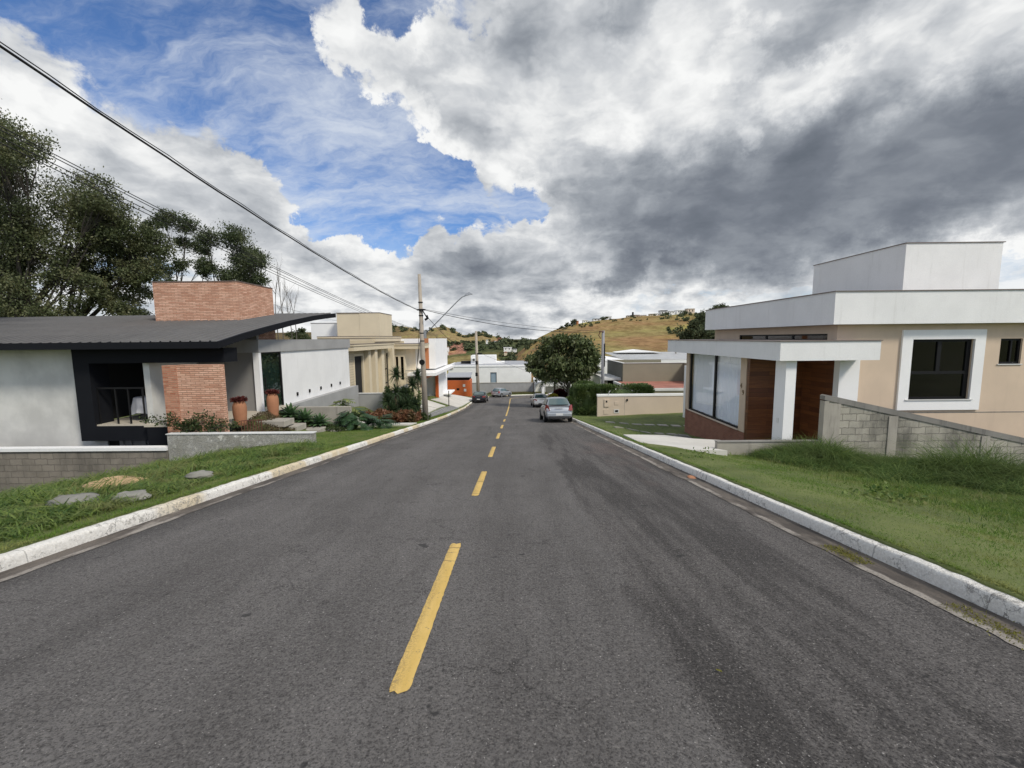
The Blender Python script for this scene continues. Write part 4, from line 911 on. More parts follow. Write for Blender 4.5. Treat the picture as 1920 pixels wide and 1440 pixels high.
# white wing along the road side
obj('wing', MB().box(-15.5, -10.32, 18.66, 26.4, -2.2, 1.18).box(-15.5, -10.6, 17.26, 18.66, -2.2, 1.18), M['white'], hl)
obj('beam', MB().box(-15.5, -10.24, 16.98, 26.5, 1.18, 1.70), M['greyconc'], hl)
obj('door_jamb', MB().box(-10.5, -10.26, 16.99, 17.14, -1.2, 1.18), M['white2'], hl)
dr = obj('glass_door', MB().box(-10.34, -10.28, 17.15, 17.2, -1.2, 1.18).box(-10.34, -10.28, 18.58, 18.65, -1.2, 1.18).box(-10.34, -10.28, 17.2, 18.58, 1.12, 1.18), M['black'], hl)
obj('pane', MB().box(-10.32, -10.31, 17.2, 18.58, -1.2, 1.12), glass('greenish door glass', (.5, .6, .58), .34), dr)
obj('handle', MB().tube([(-10.26, 17.33, -.35), (-10.26, 17.33, .15)], .02), M['black'], dr)
for y_, z_ in ((19.85, -.87), (21.05, -.87), (22.3, -.87), (23.6, -.87), (24.8, -.87)): obj('wall_light', MB().box(-10.32, -10.27, y_, y_ + .1, z_ - .08, z_ + .08), M['black'], hl)
obj('plinth', MB().box(-10.32, -10.0, 18.66, 26.9, -2.9, -1.24), M['greyconc'], hl)
obj('porch_floor', MB().box(-12.78, -9.92, 14.3, 18.66, -1.27, -1.2), M['tile'], hl)
obj('porch_step', MB().box(-12.7, -9.90, 14.32, 18.64, -1.9, -1.27), M['blackp'], hl)
bp = thing('brick_screen', 'free standing rustic brick panel in front of the dark veranda', 'wall', (-10.4, 13.7, -1.2))
obj('panel', MB().box(-10.92, -9.52, 13.62, 13.85, -1.95, .90), M['brickL'], bp); obj('end_pier', MB().box(-11.38, -10.92, 13.60, 13.87, -1.95, .885), M['brickLd'], bp)
# planter walls
pw = obj('planter_wall', MB().box(-10.93, -6.32, 13.0, 13.2, -3.4, -1.25), M['stone'], bevel=.012); tag(pw, 'rough dashed low wall of the front planter on the left', 'wall')
obj('coping', MB().box(-10.95, -6.30, 12.98, 13.22, -1.25, -1.225), M['copingw'], pw)
pw2 = obj('planter_wall', MB().box(-10.0, -7.25, 18.4, 18.6, -3.0, -1.27), M['conc'], bevel=.01); tag(pw2, 'low stained wall behind the row of agaves', 'wall')
lb = thing('block_wall', 'dark weathered concrete block wall with white coping on the left bank', 'wall', (-16, 13, -3))
obj('blockwork', MB().box(-34, -10.95, 13.0, 13.18, -6.5, -1.75), M['blockdk'], lb); obj('coping', MB().box(-34, -10.95, 12.95, 13.23, -1.75, -1.65), M['white'], lb)
# garden steps : thick slabs going down to the lawn
for (x_, y_, z_), l_ in zip(((-9.15, 15.7, -1.32), (-8.85, 16.0, -1.58), (-8.3, 16.5, -1.84), (-7.9, 17.2, -2.04)), ('topmost', 'second', 'third', 'lowest')):
    o = obj('garden_step', MB().box(x_ - .65, x_ + .62, y_ - .28, y_ + .42, z_ - .22, z_), M['conc'], bevel=.012); tag(o, 'thick concrete step slab, %s of the four below the pots' % l_, 'step', 'garden steps')
# round table under a cloth on the veranda
tb = thing('veranda_table', 'round table under a white cloth on the dark veranda', 'table', (-13.7, 15.7, -1.22))
cl = []
for z_, r_ in ((-.38, .02), (-.38, .42), (-.40, .46), (-.75, .50), (-.98, .54)):
    cl.append([(-13.7 + (r_ + (.05 * math.sin(7 * a) if z_ < -.5 else 0)) * math.cos(a), 15.7 + (r_ + (.05 * math.sin(7 * a) if z_ < -.5 else 0)) * math.sin(a), z_ + (.06 * math.sin(3 * a) if z_ < -.9 else 0)) for a in np.linspace(0, 2 * math.pi, 40)])
obj('tablecloth', MB().grid(cl), M['cloth'], tb, smooth=True); obj('table_leg', MB().lathe([(.25, 0), (.06, .06), (.05, .8)], (-13.7, 15.7, -1.22)), M['dark'], tb)

# terracotta jars with succulents
def jar(x, y, z, h, w, label):
    t_ = thing('terracotta_jar', label, 'plant pot', (x, y, z), 'tall terracotta jars on the porch edge')
    prof = [(.36, 0), (.40, .02), (.43, .15), (.50, .55), (.50, .78), (.44, .90), (.38, .95), (.40, 1.0), (.34, 1.0), (.30, .93)]
    obj('jar', MB().lathe([(r_ * w, q * h) for r_, q in prof], (x, y, z), 28), M['terracotta'], t_, smooth=True)
    r = np.random.default_rng(int(x * -100)); n = 420; a = r.uniform(0, 6.28, n); q = r.uniform(0, 1, n) ** .5 * w * .52
    C = np.stack([x + q * np.cos(a), y + q * np.sin(a), z + h * 1.0 + r.uniform(-.02, .11, n)], 1)
    leaves('succulents', C, .08, M['succ'], t_, up=.8, aspect=.5, out=np.stack([np.cos(a), np.sin(a), 0 * a], 1) * .8)
    return t_
jar(-9.62, 14.6, -1.30, .86, .44, 'shorter terracotta jar of dark red succulents nearer the brick panel')
jar(-9.60, 16.6, -1.40, .97, .43, 'taller terracotta jar of dark red succulents beside the glass door')
gr = thing('rusty_grille', 'small rusty iron grille standing on the planter wall', 'grille', (-8.9, 13.6, -1.3))
g_ = MB()
for k in range(8): g_.tube([(-9.15 + k * .085, 13.9 + .02 * k, -1.5), (-9.14 + k * .085, 13.9 + .02 * k, -1.0)], .012, 5)
g_.tube([(-9.15, 13.9, -1.0), (-8.55, 14.04, -1.0)], .014, 5); obj('bars', g_, M['rust'], gr)

# ================================================================== CREAM HOUSE (second on the left)
hc = thing('cream_house', 'cream house with stepped flat canopies and tall narrow door beyond the white wing', 'house', (-12, 32, -3))
XF = -11.0
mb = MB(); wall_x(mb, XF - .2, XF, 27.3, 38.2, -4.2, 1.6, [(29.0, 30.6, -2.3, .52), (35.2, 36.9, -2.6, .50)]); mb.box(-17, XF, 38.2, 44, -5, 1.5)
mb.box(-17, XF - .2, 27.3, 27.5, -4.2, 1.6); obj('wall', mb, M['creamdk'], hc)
obj('siding', MB().box(XF, XF + .03, 27.3, 29.0, -4, .95), brick('cream board siding', (.58, .50, .36), (.55, .47, .33), (.30, .26, .18), 50, .17, .012, var=.1, bumpd=.008), hc)
obj('front_door', MB().box(XF - .12, XF - .08, 29.0, 30.6, -2.3, .52), M['dark'], hc)
obj('door_frame', MB().box(XF, XF + .06, 28.85, 29.0, -2.4, .66).box(XF, XF + .06, 30.6, 30.8, -2.4, .66).box(XF, XF + .06, 29.0, 30.6, .52, .66), M['cream'], hc)
for ya, yb, dx in ((31.0, 31.5, .35), (32.0, 32.55, .5), (34.2, 34.9, .3), (37.1, 37.7, .35)): obj('column', MB().box(XF, XF + dx, ya, yb, -4.4, 1.0), M['cream'], hc)
w = obj('window', MB().box(XF - .1, XF - .04, 35.2, 35.3, -2.6, .5).box(XF - .1, XF - .04, 36.8, 36.9, -2.6, .5).box(XF - .1, XF - .04, 35.3, 36.8, -.9, -.8).box(XF - .1, XF - .04, 35.3, 36.8, -2.1, -2.0), M['black'], hc, label='tall dark window by the spiky plants'); obj('pane', MB().box(XF - .08, XF - .07, 35.3, 36.8, -2.6, .5), glass('pale window glass', (.3, .33, .34), .35), w)
obj('window_backing', MB().box(XF - .6, XF - .55, 35.0, 37.1, -2.7, .6), M['room'], hc)
def canopy(name, x0, x1, y0, y1, z0, z1, par):
    c_ = obj(name, MB().box(x0, x1, y0, y1, z0, z1), M['cream'], par); obj('upper_fascia', MB().box(x0 - .0, x1 + .05, y0 - .06, y1, z1 - .12, z1 - .002), M['cream'], c_)
    obj('capping', MB().box(x0, x1 + .07, y0 - .08, y1, z1, z1 + .03), M['cap'], c_)
canopy('canopy', -15, -10.35, 27.4, 36.6, .93, 1.36, hc); canopy('canopy', -15, -8.55, 37.9, 43, .80, 1.25, hc); canopy('roof_parapet', -15.5, -10.9, 33.5, 41, 1.50, 1.92, hc)
obj('tower', MB().box(-14.3, -10.85, 34.5, 38, 1.9, 3.80).box(-12.45, -10.84, 34.47, 34.5, 1.93, 3.80), M['cream'], hc); obj('capping', MB().box(-14.33, -10.82, 34.44, 38.03, 3.8, 3.84), M['cap'], hc)
obj('rear_block', MB().box(-16.9, -14.32, 35.5, 40, 1.0, 3.05), M['white2'], hc); obj('capping', MB().box(-16.93, -14.33, 35.47, 40.03, 3.05, 3.08), M['cap'], hc)
mb = MB(); wall_y(mb, 38.3, 38.5, XF, -9.9, -5, .80, [(-10.75, -10.5, -2.0, .1), (-10.3, -10.02, -2.0, .1)]); mb.box(-10.1, -9.9, 38.5, 43, -5, .8); obj('projecting_wall', mb, M['cream'], hc)
for xa, xb in ((-10.75, -10.5), (-10.3, -10.02)): obj('narrow_window', MB().box(xa, xb, 38.42, 38.45, -2.0, .1), M['glassdk'], hc)
obj('window_backing', MB().box(XF, -10.1, 38.7, 38.75, -2.2, .3), M['dark'], hc)
bl = MB().box(-9.9, -8.9, 38.4, 40.5, -2.75, -2.6); bal = obj('balcony', bl, M['cream'], hc)
bb = MB().box(-9.9, -8.87, 38.42, 38.46, -1.2, -1.15).box(-8.91, -8.87, 38.46, 40.5, -1.2, -1.15)
for k in range(9): bb.box(-9.88 + k * .125, -9.86 + k * .125, 38.43, 38.45, -2.6, -1.2)
for k in range(14): bb.box(-8.9, -8.88, 38.5 + k * .15, 38.52 + k * .15, -2.6, -1.2)
obj('balustrade', bb, M['steel'], bal)
obj('low_wall', MB().box(-9.9, -8.2, 38.45, 38.6, -6, -2.75), M['cream'], hc)
gw = obj('grey_wall', MB().box(-10.5, -8.33, 27.0, 27.2, -4.6, -1.80), M['greyconc']); tag(gw, 'smooth grey cement wall between the white wing and the spiky plants', 'wall'); obj('coping', MB().box(-10.5, -8.30, 26.97, 27.23, -1.80, -1.76), M['copingw'], gw)
obj('side_return', MB().box(-8.36, -8.33, 27.2, 33.0, -5, -1.80), M['greyconc'], gw)

# ================================================================== WHITE AND ORANGE HOUSE (third on the left)
ho3 = thing('white_orange_house', 'white house with orange stripe and orange garage frame', 'house', (-9, 46, -5))
vb = obj('upper_volume', MB().box(-15, -7.9, 42.5, 50, -1.3, 1.72), M['white2'], ho3); obj('orange_stripe', MB().box(-9.1, -8.55, 42.46, 42.5, -1.28, 1.73), M['orangebr'], vb)
obj('garage_roof', MB().box(-14, -7.25, 39.0, 51.5, -1.72, -1.45), M['white2'], ho3)
obj('garage_beam', MB().box(-8.75, -8.5, 39.9, 47.0, -2.15, -1.72), M['orange'], ho3)
for ya, zb in ((39.6, -5.6), (46.7, -6)): obj('garage_post', MB().box(-8.78, -8.47, ya, ya + .35, zb, -1.72), M['orange'], ho3)
obj('garage_back', MB().box(-13.5, -13.3, 40, 51, -6, -1.72).box(-13.3, -8.9, 47.2, 47.35, -6, -1.72), M['white'], ho3)
obj('white_wall', MB().box(-8.75, -8.5, 47.06, 53.2, -6.4, -1.72), M['white2'], ho3); obj('ledge', MB().box(-8.5, -7.6, 50, 53.5, -4.9, -4.75), M['white2'], ho3)
ow = thing('orange_wall', 'burnt orange boundary wall with meter boxes beside the black car', 'wall', (-8, 64, -6))
obj('wall_face', MB().box(-10.2, -6.75, 64.0, 64.25, -8, -4.62).box(-6.95, -6.75, 64.25, 67, -8, -4.62), M['orange'], ow)
obj('meter_box', MB().box(-7.85, -7.5, 63.95, 64, -5.6, -5.2), M['greywall'], ow); obj('meter_box', MB().box(-7.7, -7.35, 63.95, 64, -6.3, -5.9), M['plasticw'], ow); obj('letter_box', MB().box(-8.8, -8.4, 63.96, 64, -6.1, -5.8), M['black'], ow)
sh_ = thing('low_shed', 'low building with grey fibre cement roof behind the orange wall', 'shed', (-9, 68, -6))
obj('wall', MB().box(-10.8, -7.2, 67.5, 70, -8, -4.4), M['dark'], sh_); obj('roof', MB().add([(-11, 67, -4.35), (-7, 67, -4.35), (-7, 70.5, -3.9), (-11, 70.5, -3.9), (-11, 67, -4.45), (-7, 67, -4.45), (-7, 70.5, -4.0), (-11, 70.5, -4.0)], [(0, 1, 2, 3), (7, 6, 5, 4), (0, 4, 5, 1), (1, 5, 6, 2), (2, 6, 7, 3), (3, 7, 4, 0)]), M['greyroof'], sh_)
# paved forecourts
def paving(name, rects, mat, label, cat='paving', lift=.06):
    mb = MB(); [slab_on(mb, *q, .15, lift) for q in rects]; return tag(obj(name, mb, mat), label, cat)
paving('concrete_driveway', [(-8.4, -5.75, 42, 60)], M['concrete'] if 'concrete' in M else M['conclt'], 'wide pale concrete driveway before the white and orange house')
paving('paving_slab', [(-8.3, -6.5, 35.2, 39.4)], M['conclt'], 'pale concrete slab farther from the utility pole')
paving('paving_slab', [(-8.3, -6.5, 31.2, 35.0)], M['conclt'], 'pale concrete slab nearer the utility pole')
paving('cobbled_sidewalk', [(-6.3, -5.55, 27.5, 41.8)], M['cobble'], 'grey cobbled strip of sidewalk between grass and slabs')
paving('garden_path', [(-8.2, -5.05, 20.2, 21.5)], M['conclt'], 'pale concrete path crossing the verge below the copper plants')

# ================================================================== FAR END OF THE STREET
fw_ = thing('grey_boundary_wall', 'long grey rendered wall closing the end of the street', 'wall', (-2, 74, -8))
obj('wall_face', MB().box(-8.6, 3.3, 74, 74.25, -10, -6.12), M['greyconc'], fw_); obj('coping', MB().box(-8.6, 3.35, 73.95, 74.3, -6.12, -6.04), M['conc'], fw_); obj('end_post', MB().box(3.3, 3.42, 73.9, 74.3, -10, -6.04), M['cap'], fw_)
fh = thing('far_white_house', 'long low white house behind the grey wall at the street end', 'house', (-3, 78, -8))
mb = MB(); wall_y(mb, 78, 78.2, -12.2, 3.1, -10, -3.5, [(-4.45, -3.3, -6.6, -4.55)]); mb.box(-12.2, -12, 78.2, 88, -10, -3.5).box(2.9, 3.1, 78.2, 88, -10, -3.5); obj('wall', mb, M['farwall'], fh)
obj('parapet', MB().box(-12.5, 3.3, 77.9, 88, -3.5, -3.22), M['white2'], fh); obj('roof', MB().box(-11.8, 3.0, 78.6, 88, -3.22, -3.1).add([(-6, 79, -3.1), (2.6, 79, -3.1), (1.8, 84, -2.75), (-5, 84, -2.75)], [(0, 1, 2, 3)]), M['greyroof'], fh)
w = obj('window', MB().box(-4.45, -4.35, 78.02, 78.1, -6.6, -4.55).box(-3.4, -3.3, 78.02, 78.1, -6.6, -4.55).box(-4.35, -3.4, 78.02, 78.1, -4.65, -4.55), M['trim'], fh); obj('curtain', MB().grid([[(-4.35 + k * .05, 78.12 + .03 * math.sin(k * 1.6), z_) for k in range(20)] for z_ in (-6.6, -4.6)]), M['curtb'], w)
rb = obj('rooftop_block', MB().box(-8.2, -3.5, 80, 84, -3.2, -1.5), M['white2'], fh); ac = obj('air_conditioner', MB().box(-8.0, -7.3, 79.8, 80, -2.6, -2.0), M['plasticw'], rb); obj('fan', MB().tube([(-7.65, 79.78, -2.3), (-7.65, 79.8, -2.3)], .24, 16), M['acgrey'], rb)
obj('water_heater', MB().box(-10.2, -8.4, 81, 82.5, -3.1, -2.6), M['dark'], fh); obj('roof_step', MB().box(-3.5, -1.9, 80, 84, -3.2, -2.75), M['white2'], fh); obj('roof_sign', MB().box(-12, -11.3, 77.85, 77.9, -3.9, -3.6), M['shrub'] if False else M['conc'], fh)
cp = thing('white_carport', 'small white carport at the end of the grey wall', 'carport', (4, 73, -8))
obj('roof', MB().add([(3.45, 72.5, -6.1), (4.8, 69.8, -5.75), (5.1, 70.2, -5.45), (5.0, 78, -5.2), (3.45, 78, -5.6), (3.45, 72.5, -5.85), (4.8, 69.8, -5.5)], [(0, 1, 6, 5), (1, 2, 6), (5, 6, 2, 3, 4), (0, 5, 4)]), M['white2'], cp)
obj('pillar', MB().box(4.55, 5.0, 70.3, 70.8, -9, -5.75), M['white2'], cp); obj('side_wall', MB().box(3.45, 3.6, 72.6, 78, -9, -5.85).box(3.6, 4.9, 74.5, 74.65, -9, -5.6), M['farwall'], cp)
gb = thing('white_garage', 'white garage with dark opening behind the parked cars on the right', 'garage', (7, 72, -8))
obj('wall', MB().box(5.3, 11, 73.4, 78, -9.5, -5.75), M['farwall'], gb); obj('opening', MB().box(5.4, 9.6, 73.36, 73.4, -8.3, -6.7), M['olivedk'], gb)  # dark sheet on the solid wall stands in for the garage's inner shade
wr = thing('white_side_house', 'white house half hidden behind the round tree and hedge', 'house', (8, 46, -6))
obj('wall', MB().box(7.3, 9.6, 47, 54, -7, -2.3), M['farwall'], wr); obj('roof', MB().box(7.1, 9.75, 46.8, 54.2, -2.3, -2.1), M['white2'], wr); obj('shutter', MB().box(7.5, 8.6, 46.97, 47, -5.5, -3.2), M['greywall'], wr)
# distant houses
def tiny(u, v, wpx, hpx, Y, wall, roof, label, grp, cat='house', pitched=False, base=1.5, dz=0):
    x, y, z = at(u, v, Y); s = Y / 795; w_, h_ = wpx * s, hpx * s
    t_ = thing('distant_house', label, cat, (x, y, z), grp)
    obj('wall', MB().box(x - w_ / 2, x + w_ / 2, y, y + w_ * .7 + 2, z - base, z + h_), M[wall], t_)
    if pitched: obj('roof', MB().prism([(x - w_ * .56, z + h_), (x + w_ * .56, z + h_), (x + w_ * .2, z + h_ * 1.55), (x - w_ * .2, z + h_ * 1.55)], 'y', y - .3, y + w_ * .7 + 2.3), M[roof], t_)
    else: obj('roof', MB().box(x - w_ * .54, x + w_ * .54, y - .4, y + w_ * .7 + 2.2, z + h_, z + h_ * 1.12), M[roof], t_)
    for k in (-.25, .2):
        if wpx > 7: obj('window', MB().box(x + w_ * (k - .06), x + w_ * (k + .06), y - .05, y, z + h_ * .35, z + h_ * .75), M['dark'], t_)
    return t_
G1 = 'houses along the ridge'; G2 = 'houses in the valley'
for a in [(1076, 607, 8, 5, 298, 'white2', 'copingw', 'small white house at the left end of the ridge'), (1083, 606, 4, 4, 297, 'orangebr', 'redroof', 'tiny orange house beside a tree on the ridge'),
          (1098, 605, 9, 4, 299, 'white2', 'white2', 'white roofed house on the ridge left of the dark shed'), (1120, 602, 14, 4, 299, 'farwall', 'dark', 'wide house with dark flat roof on the ridge'),
          (1142, 600, 9, 6, 303, 'white2', 'copingw', 'white house behind the dark roofed one on the ridge'), (1181, 596, 9, 4, 299, 'cream', 'cap', 'ridge house with dark canopy left of the chimney stack'),
          (1192, 597, 13, 6, 300, 'meterc', 'conc', 'unfinished pinkish house on the ridge with a tall chimney'), (1206, 596, 12, 5, 303, 'white2', 'white2', 'long white house right of the unfinished one'),
          (1223, 594, 8, 5, 300, 'cream', 'olive', 'olive topped house on the ridge'), (1233, 592, 10, 4, 304, 'white2', 'white2', 'low white house on the ridge centre'),
          (1245, 591, 12, 8, 303, 'greywall', 'dark', 'tallest grey modern house on the ridge'), (1260, 589, 10, 5, 302, 'white2', 'copingw', 'white house right of the tall grey one'), (1275, 588, 11, 6, 303, 'white2', 'white2', 'white boxy house near the wooded end of the ridge'),
          (1296, 587, 13, 8, 305, 'meterc', 'white2', 'pinkish house above the woods on the ridge')]: tiny(*a, G1)
x, y, z = at(1186, 597, 299); obj('chimney_stack', MB().box(x - .5, x + .5, y - 1, y, z - 1, z + 4.3), M['dark'], bpy.data.objects['distant_house.006'])
for a in [(934, 645, 16, 5, 505, 'farwall', 'white2', 'white hall with curved roof in the valley'), (913, 643, 4, 5, 500, 'farwall', 'white2', 'narrow white tower house in the valley'), (952, 657, 15, 5, 425, 'farwall', 'white2', 'white terrace house in the valley near the slope'),
          (927, 643, 14, 3, 515, 'cream', 'redroof', 'long house with clay roof above the white hall'), (965, 658, 8, 3, 420, 'farwall', 'copingw', 'small white shed at the foot of the brown hill'), (828, 664, 20, 5, 425, 'farwall', 'white2', 'white building below the red earth slope'),
          (838, 657, 6, 6, 440, 'farwall', 'redroof', 'narrow house below the red earth slope'), (1008, 643, 22, 2.5, 515, 'farwall', 'copingw', 'row of low white buildings far in the valley'), (937, 637, 10, 2.5, 560, 'redroof', 'redroof', 'clay roofed house on the wooded rise', ),
          (948, 664, 6, 3, 400, 'cream', 'redroof', 'small clay roofed house by the slope')]: tiny(*a, G2, pitched='clay' in a[7])

# ================================================================== TREES AND PLANTS
def tree(name, label, Y, base, clumps, leafmat, barkmat, nleaf, lsize, trunk_r, cat='tree', group=None, zbase=None, droop=.1, sub=9, depthk=.9, tight=.42, seed=1, fork=.35, upk=.2):
    r = np.random.default_rng(seed); s = Y / 795
    bx, by, bz = at(base[0], base[1], Y)
    if zbase is not None: bz = zbase
    t_ = thing(name, label, cat, (bx, by, bz), group)
    cs = []
    for (u, v, rad) in clumps:
        p = np.array(at(u, v, Y)); p[1] += r.normal() * rad * s * depthk; cs.append((p, rad * s))
    cen = np.mean([c[0] for c in cs], 0); b0 = np.array([bx, by, bz])
    fk = b0 + (cen - b0) * fork + r.normal(0, .2, 3) * trunk_r * 4
    mb = MB(); n = 7
    pts = [b0 + (fk - b0) * k / n + np.array([math.sin(k * 1.1 + seed), math.cos(k * 1.7), 0]) * trunk_r * .35 * (k > 0) for k in range(n + 1)]
    mb.tube(pts, [trunk_r * (1.15 - .45 * k / n) for k in range(n + 1)], 10)
    C = []; O = []; W_ = sum(c[1] ** 2 for c in cs)
    for p, rad in cs:
        k0 = r.uniform(.55, 1); st = b0 + (fk - b0) * k0
        mid = st + (p - st) * .5 + np.array([r.normal() * .12, r.normal() * .12, r.uniform(-.02, .16)]) * np.linalg.norm(p - st)
        bez = [(1 - t) ** 2 * st + 2 * t * (1 - t) * mid + t * t * p for t in np.linspace(0, 1, 8)]
        br = trunk_r * min(.42, .14 + .22 * rad / (cs[0][1] + 1e-6)); mb.tube(bez, [br * (1 - .8 * t) + .012 for t in np.linspace(0, 1, 8)], 6)
        for q in range(sub):
            d = r.normal(size=3); d /= np.linalg.norm(d); e = p + d * rad * r.uniform(.35, .95); e[2] += rad * .08
            s0 = bez[5] if q % 2 else bez[7]; m2 = (s0 + e) / 2 + r.normal(0, .12, 3) * rad
            mb.tube([s0, m2, e], [br * .3 + .008, br * .18 + .006, .006], 4, False)
            m_ = int(nleaf * rad ** 2 / W_ / sub); dd = r.normal(size=3); dd[2] *= .35; dd /= np.linalg.norm(dd); L_ = e + r.normal(0, 1, (m_, 3)) * rad * tight * np.array([.8, .8, .5]) + np.outer(r.normal(0, 1, m_), dd) * rad * tight * .8; C.append(L_); O.append((L_ - cen) / (np.linalg.norm(L_ - cen, axis=1)[:, None] + 1e-6))
    obj('trunk', mb, barkmat, t_, smooth=True)
    leaves('crown', np.concatenate(C), lsize, leafmat, t_, up=upk, droop=droop, aspect=.5, out=np.concatenate(O) * .6, seed=seed)
    return t_
GT = 'tall trees behind the left houses'
tree('tall_tree', 'tallest feathery dark tree at the left edge behind the dark roof', 34, (25, 650), [(-75, 290, 75), (5, 262, 46), (60, 280, 42), (110, 318, 42), (50, 345, 50), (155, 355, 34), (-10, 370, 62), (100, 395, 48), (172, 385, 26), (35, 430, 52), (-60, 440, 80), (5, 505, 55), (85, 470, 42), (60, 560, 48), (120, 575, 26), (15, 585, 40), (-50, 560, 70), (30, 310, 44), (0, 330, 44), (75, 420, 40), (130, 440, 40), (40, 480, 44), (100, 520, 40), (150, 530, 30), (110, 590, 26), (75, 600, 30)],
     M['leafA'], M['bark'], 84000, .19, .36, group=GT, zbase=-3, seed=2, sub=22, tight=.26, fork=.62)
tree('tall_tree', 'leaning feathery tree left of the brick tower', 38, (45, 650), [(212, 432, 38), (255, 428, 34), (290, 468, 32), (228, 480, 42), (178, 462, 38), (196, 530, 30), (238, 570, 28), (272, 515, 28), (160, 425, 30), (222, 588, 24), (140, 505, 30), (300, 515, 20), (262, 590, 22), (215, 505, 30), (250, 545, 26), (185, 500, 28), (275, 445, 22), (210, 560, 24)],
     M['leafA'], M['bark'], 54000, .19, .28, group=GT, zbase=-3, seed=5, sub=22, tight=.26, fork=.6)
tree('tall_tree', 'slender airy tree rising behind the brick tower left corner', 44, (332, 640), [(318, 418, 20), (350, 425, 17), (296, 432, 13), (368, 462, 15), (335, 455, 14), (345, 498, 14), (372, 498, 11), (308, 500, 17), (322, 535, 17), (300, 470, 10)],
     M['leafB'], M['barklt'], 13000, .19, .13, group=GT, zbase=-3, seed=9, sub=11, tight=.40, fork=.72)
tree('tall_tree', 'spreading tree with rounded leaf clumps above the brick tower', 42, (425, 640), [(402, 448, 17), (440, 446, 20), (432, 478, 22), (464, 482, 20), (490, 492, 14), (450, 508, 24), (398, 500, 15), (384, 512, 10), (500, 524, 11), (470, 530, 14), (422, 520, 13), (378, 470, 8)],
     M['leafB'], M['barklt'], 20000, .19, .14, group=GT, zbase=-3, seed=4, sub=12, tight=.42, fork=.68)
def bare(u, v0, v1, Y, seed, label):
    r = random.Random(seed); x, y, z = at(u, v1, Y); top_ = at(u, v0, Y); mb = MB(); t_ = thing('bare_tree', label, 'tree', (x, y, z), 'bare trees behind the white wing')
    def go(p, d, L, rad, dep):
        pts = [p]; 
        for k in range(5):
            d = (d + Vector((r.uniform(-.12, .12), r.uniform(-.1, .1), r.uniform(-.02, .1)))).normalized(); p = p + d * L / 5; pts.append(p)
        mb.tube(pts, [rad * (1 - .14 * k) for k in range(6)], 5, False)
        if dep:
            for k in range(3 if dep > 1 else 4): go(pts[2 + k % 4], (d + Vector((r.uniform(-.7, .7), r.uniform(-.5, .5), .3))).normalized(), L * r.uniform(.4, .6), rad * .5, dep - 1)
    hgt = top_[2] - z
    for k in range(2): go(Vector((x + (k - .5) * .5, y, z)), Vector((r.uniform(-.08, .12), 0, 1)), hgt * .72, .055, 3)
    obj('trunk', mb, M['barklt'], t_, smooth=True)
bare(527, 485, 640, 43, 3, 'leafless pale tree just right of the brick tower'); bare(552, 530, 640, 46, 8, 'smaller leafless tree behind the dark roof tip')
tree('bush', 'dark bushes seen under the roof tip', 48, (560, 642), [(545, 630, 8), (560, 631, 9), (574, 630, 7), (566, 622, 5)], M['leafB'], M['bark'], 2500, .22, .08, cat='bush', zbase=-2, seed=6)
st_ = tree('round_tree', 'dense round street tree with drooping leaves beside the silver car', 45, (1066, 758),
     [(1058, 648, 22), (1030, 655, 20), (1088, 655, 20), (1005, 680, 16), (1035, 685, 22), (1065, 680, 26), (1095, 682, 22), (1112, 670, 12), (1018, 700, 14), (1050, 700, 16), (1080, 702, 16), (1102, 698, 13), (1045, 638, 12), (1075, 638, 13), (995, 688, 8), (1113, 690, 9), (1020, 664, 14)],
     M['leafS'], M['barklt'], 19000, .34, .17, zbase=-5.75, seed=21, sub=10, tight=.36, droop=.95, depthk=.8, fork=.38, upk=0)
GW = 'wooded patch at the right end of the ridge'
UW = [1305, 1318, 1330, 1345, 1360, 1340, 1365, 1315, 1378, 1350, 1290]; ORD = ['leftmost', 'second from left', 'third from left', 'fourth from left', 'fifth from left', 'middle', 'fifth from right', 'fourth from right', 'third from right', 'second from right', 'rightmost']
for k, (u, v, r_, Y) in enumerate(((1305, 612, 9, 205), (1318, 598, 10, 215), (1330, 618, 12, 190), (1345, 600, 13, 205), (1360, 615, 14, 185), (1340, 632, 12, 165), (1365, 590, 12, 215), (1315, 630, 9, 170), (1378, 605, 12, 195), (1350, 582, 8, 225), (1290, 628, 8, 175))):
    tree('hillside_tree', 'dark tree in the wooded patch, number of its row hidden by neighbours' if False else '%s tree of the dark wooded patch at the right end of the ridge' % ORD[sorted(UW).index(u)], Y, (u, v + r_ * 2.2), [(u, v, r_), (u - r_ * .6, v + r_ * .3, r_ * .6), (u + r_ * .6, v + r_ * .2, r_ * .6), (u, v - r_ * .5, r_ * .6), (u, v + r_ * .8, r_ * .7)], M['farleaf'], M['bark'], 2600, 1.0, .25, group=GW, seed=40 + k, sub=5, tight=.5)
# scattered bushes over the hillsides : uncountable
def bushes(n, uf, Yf, rf, seed, name, label, size):
    r = np.random.default_rng(seed); C = []
    for _ in range(n):
        Y = Yf(r); u = uf(r); x, y, z = hill_at(u, Y); rr = rf(r); m_ = int(14 + 22 * min(rr, 3))
        C.append(np.array([x, y, z + rr * .45]) + r.normal(0, 1, (m_, 3)) * rr * np.array([.55, .55, .38]))
    o = leaves(name, np.concatenate(C), size, M['farleaf'], up=.2, aspect=.8, seed=seed); tag(o, label, 'vegetation', kind='stuff')
bushes(230, lambda r: r.uniform(770, 1075), lambda r: r.uniform(440, 620), lambda r: 1.2 + 4 * r.uniform() ** 2, 1, 'woodland', 'dark woodland across the valley floor', 2.4)
bushes(90, lambda r: r.uniform(780, 1010), lambda r: r.uniform(245, 420), lambda r: r.uniform(.8, 3.0), 2, 'woodland', 'bushes dotted over the yellow green knoll', 1.4)
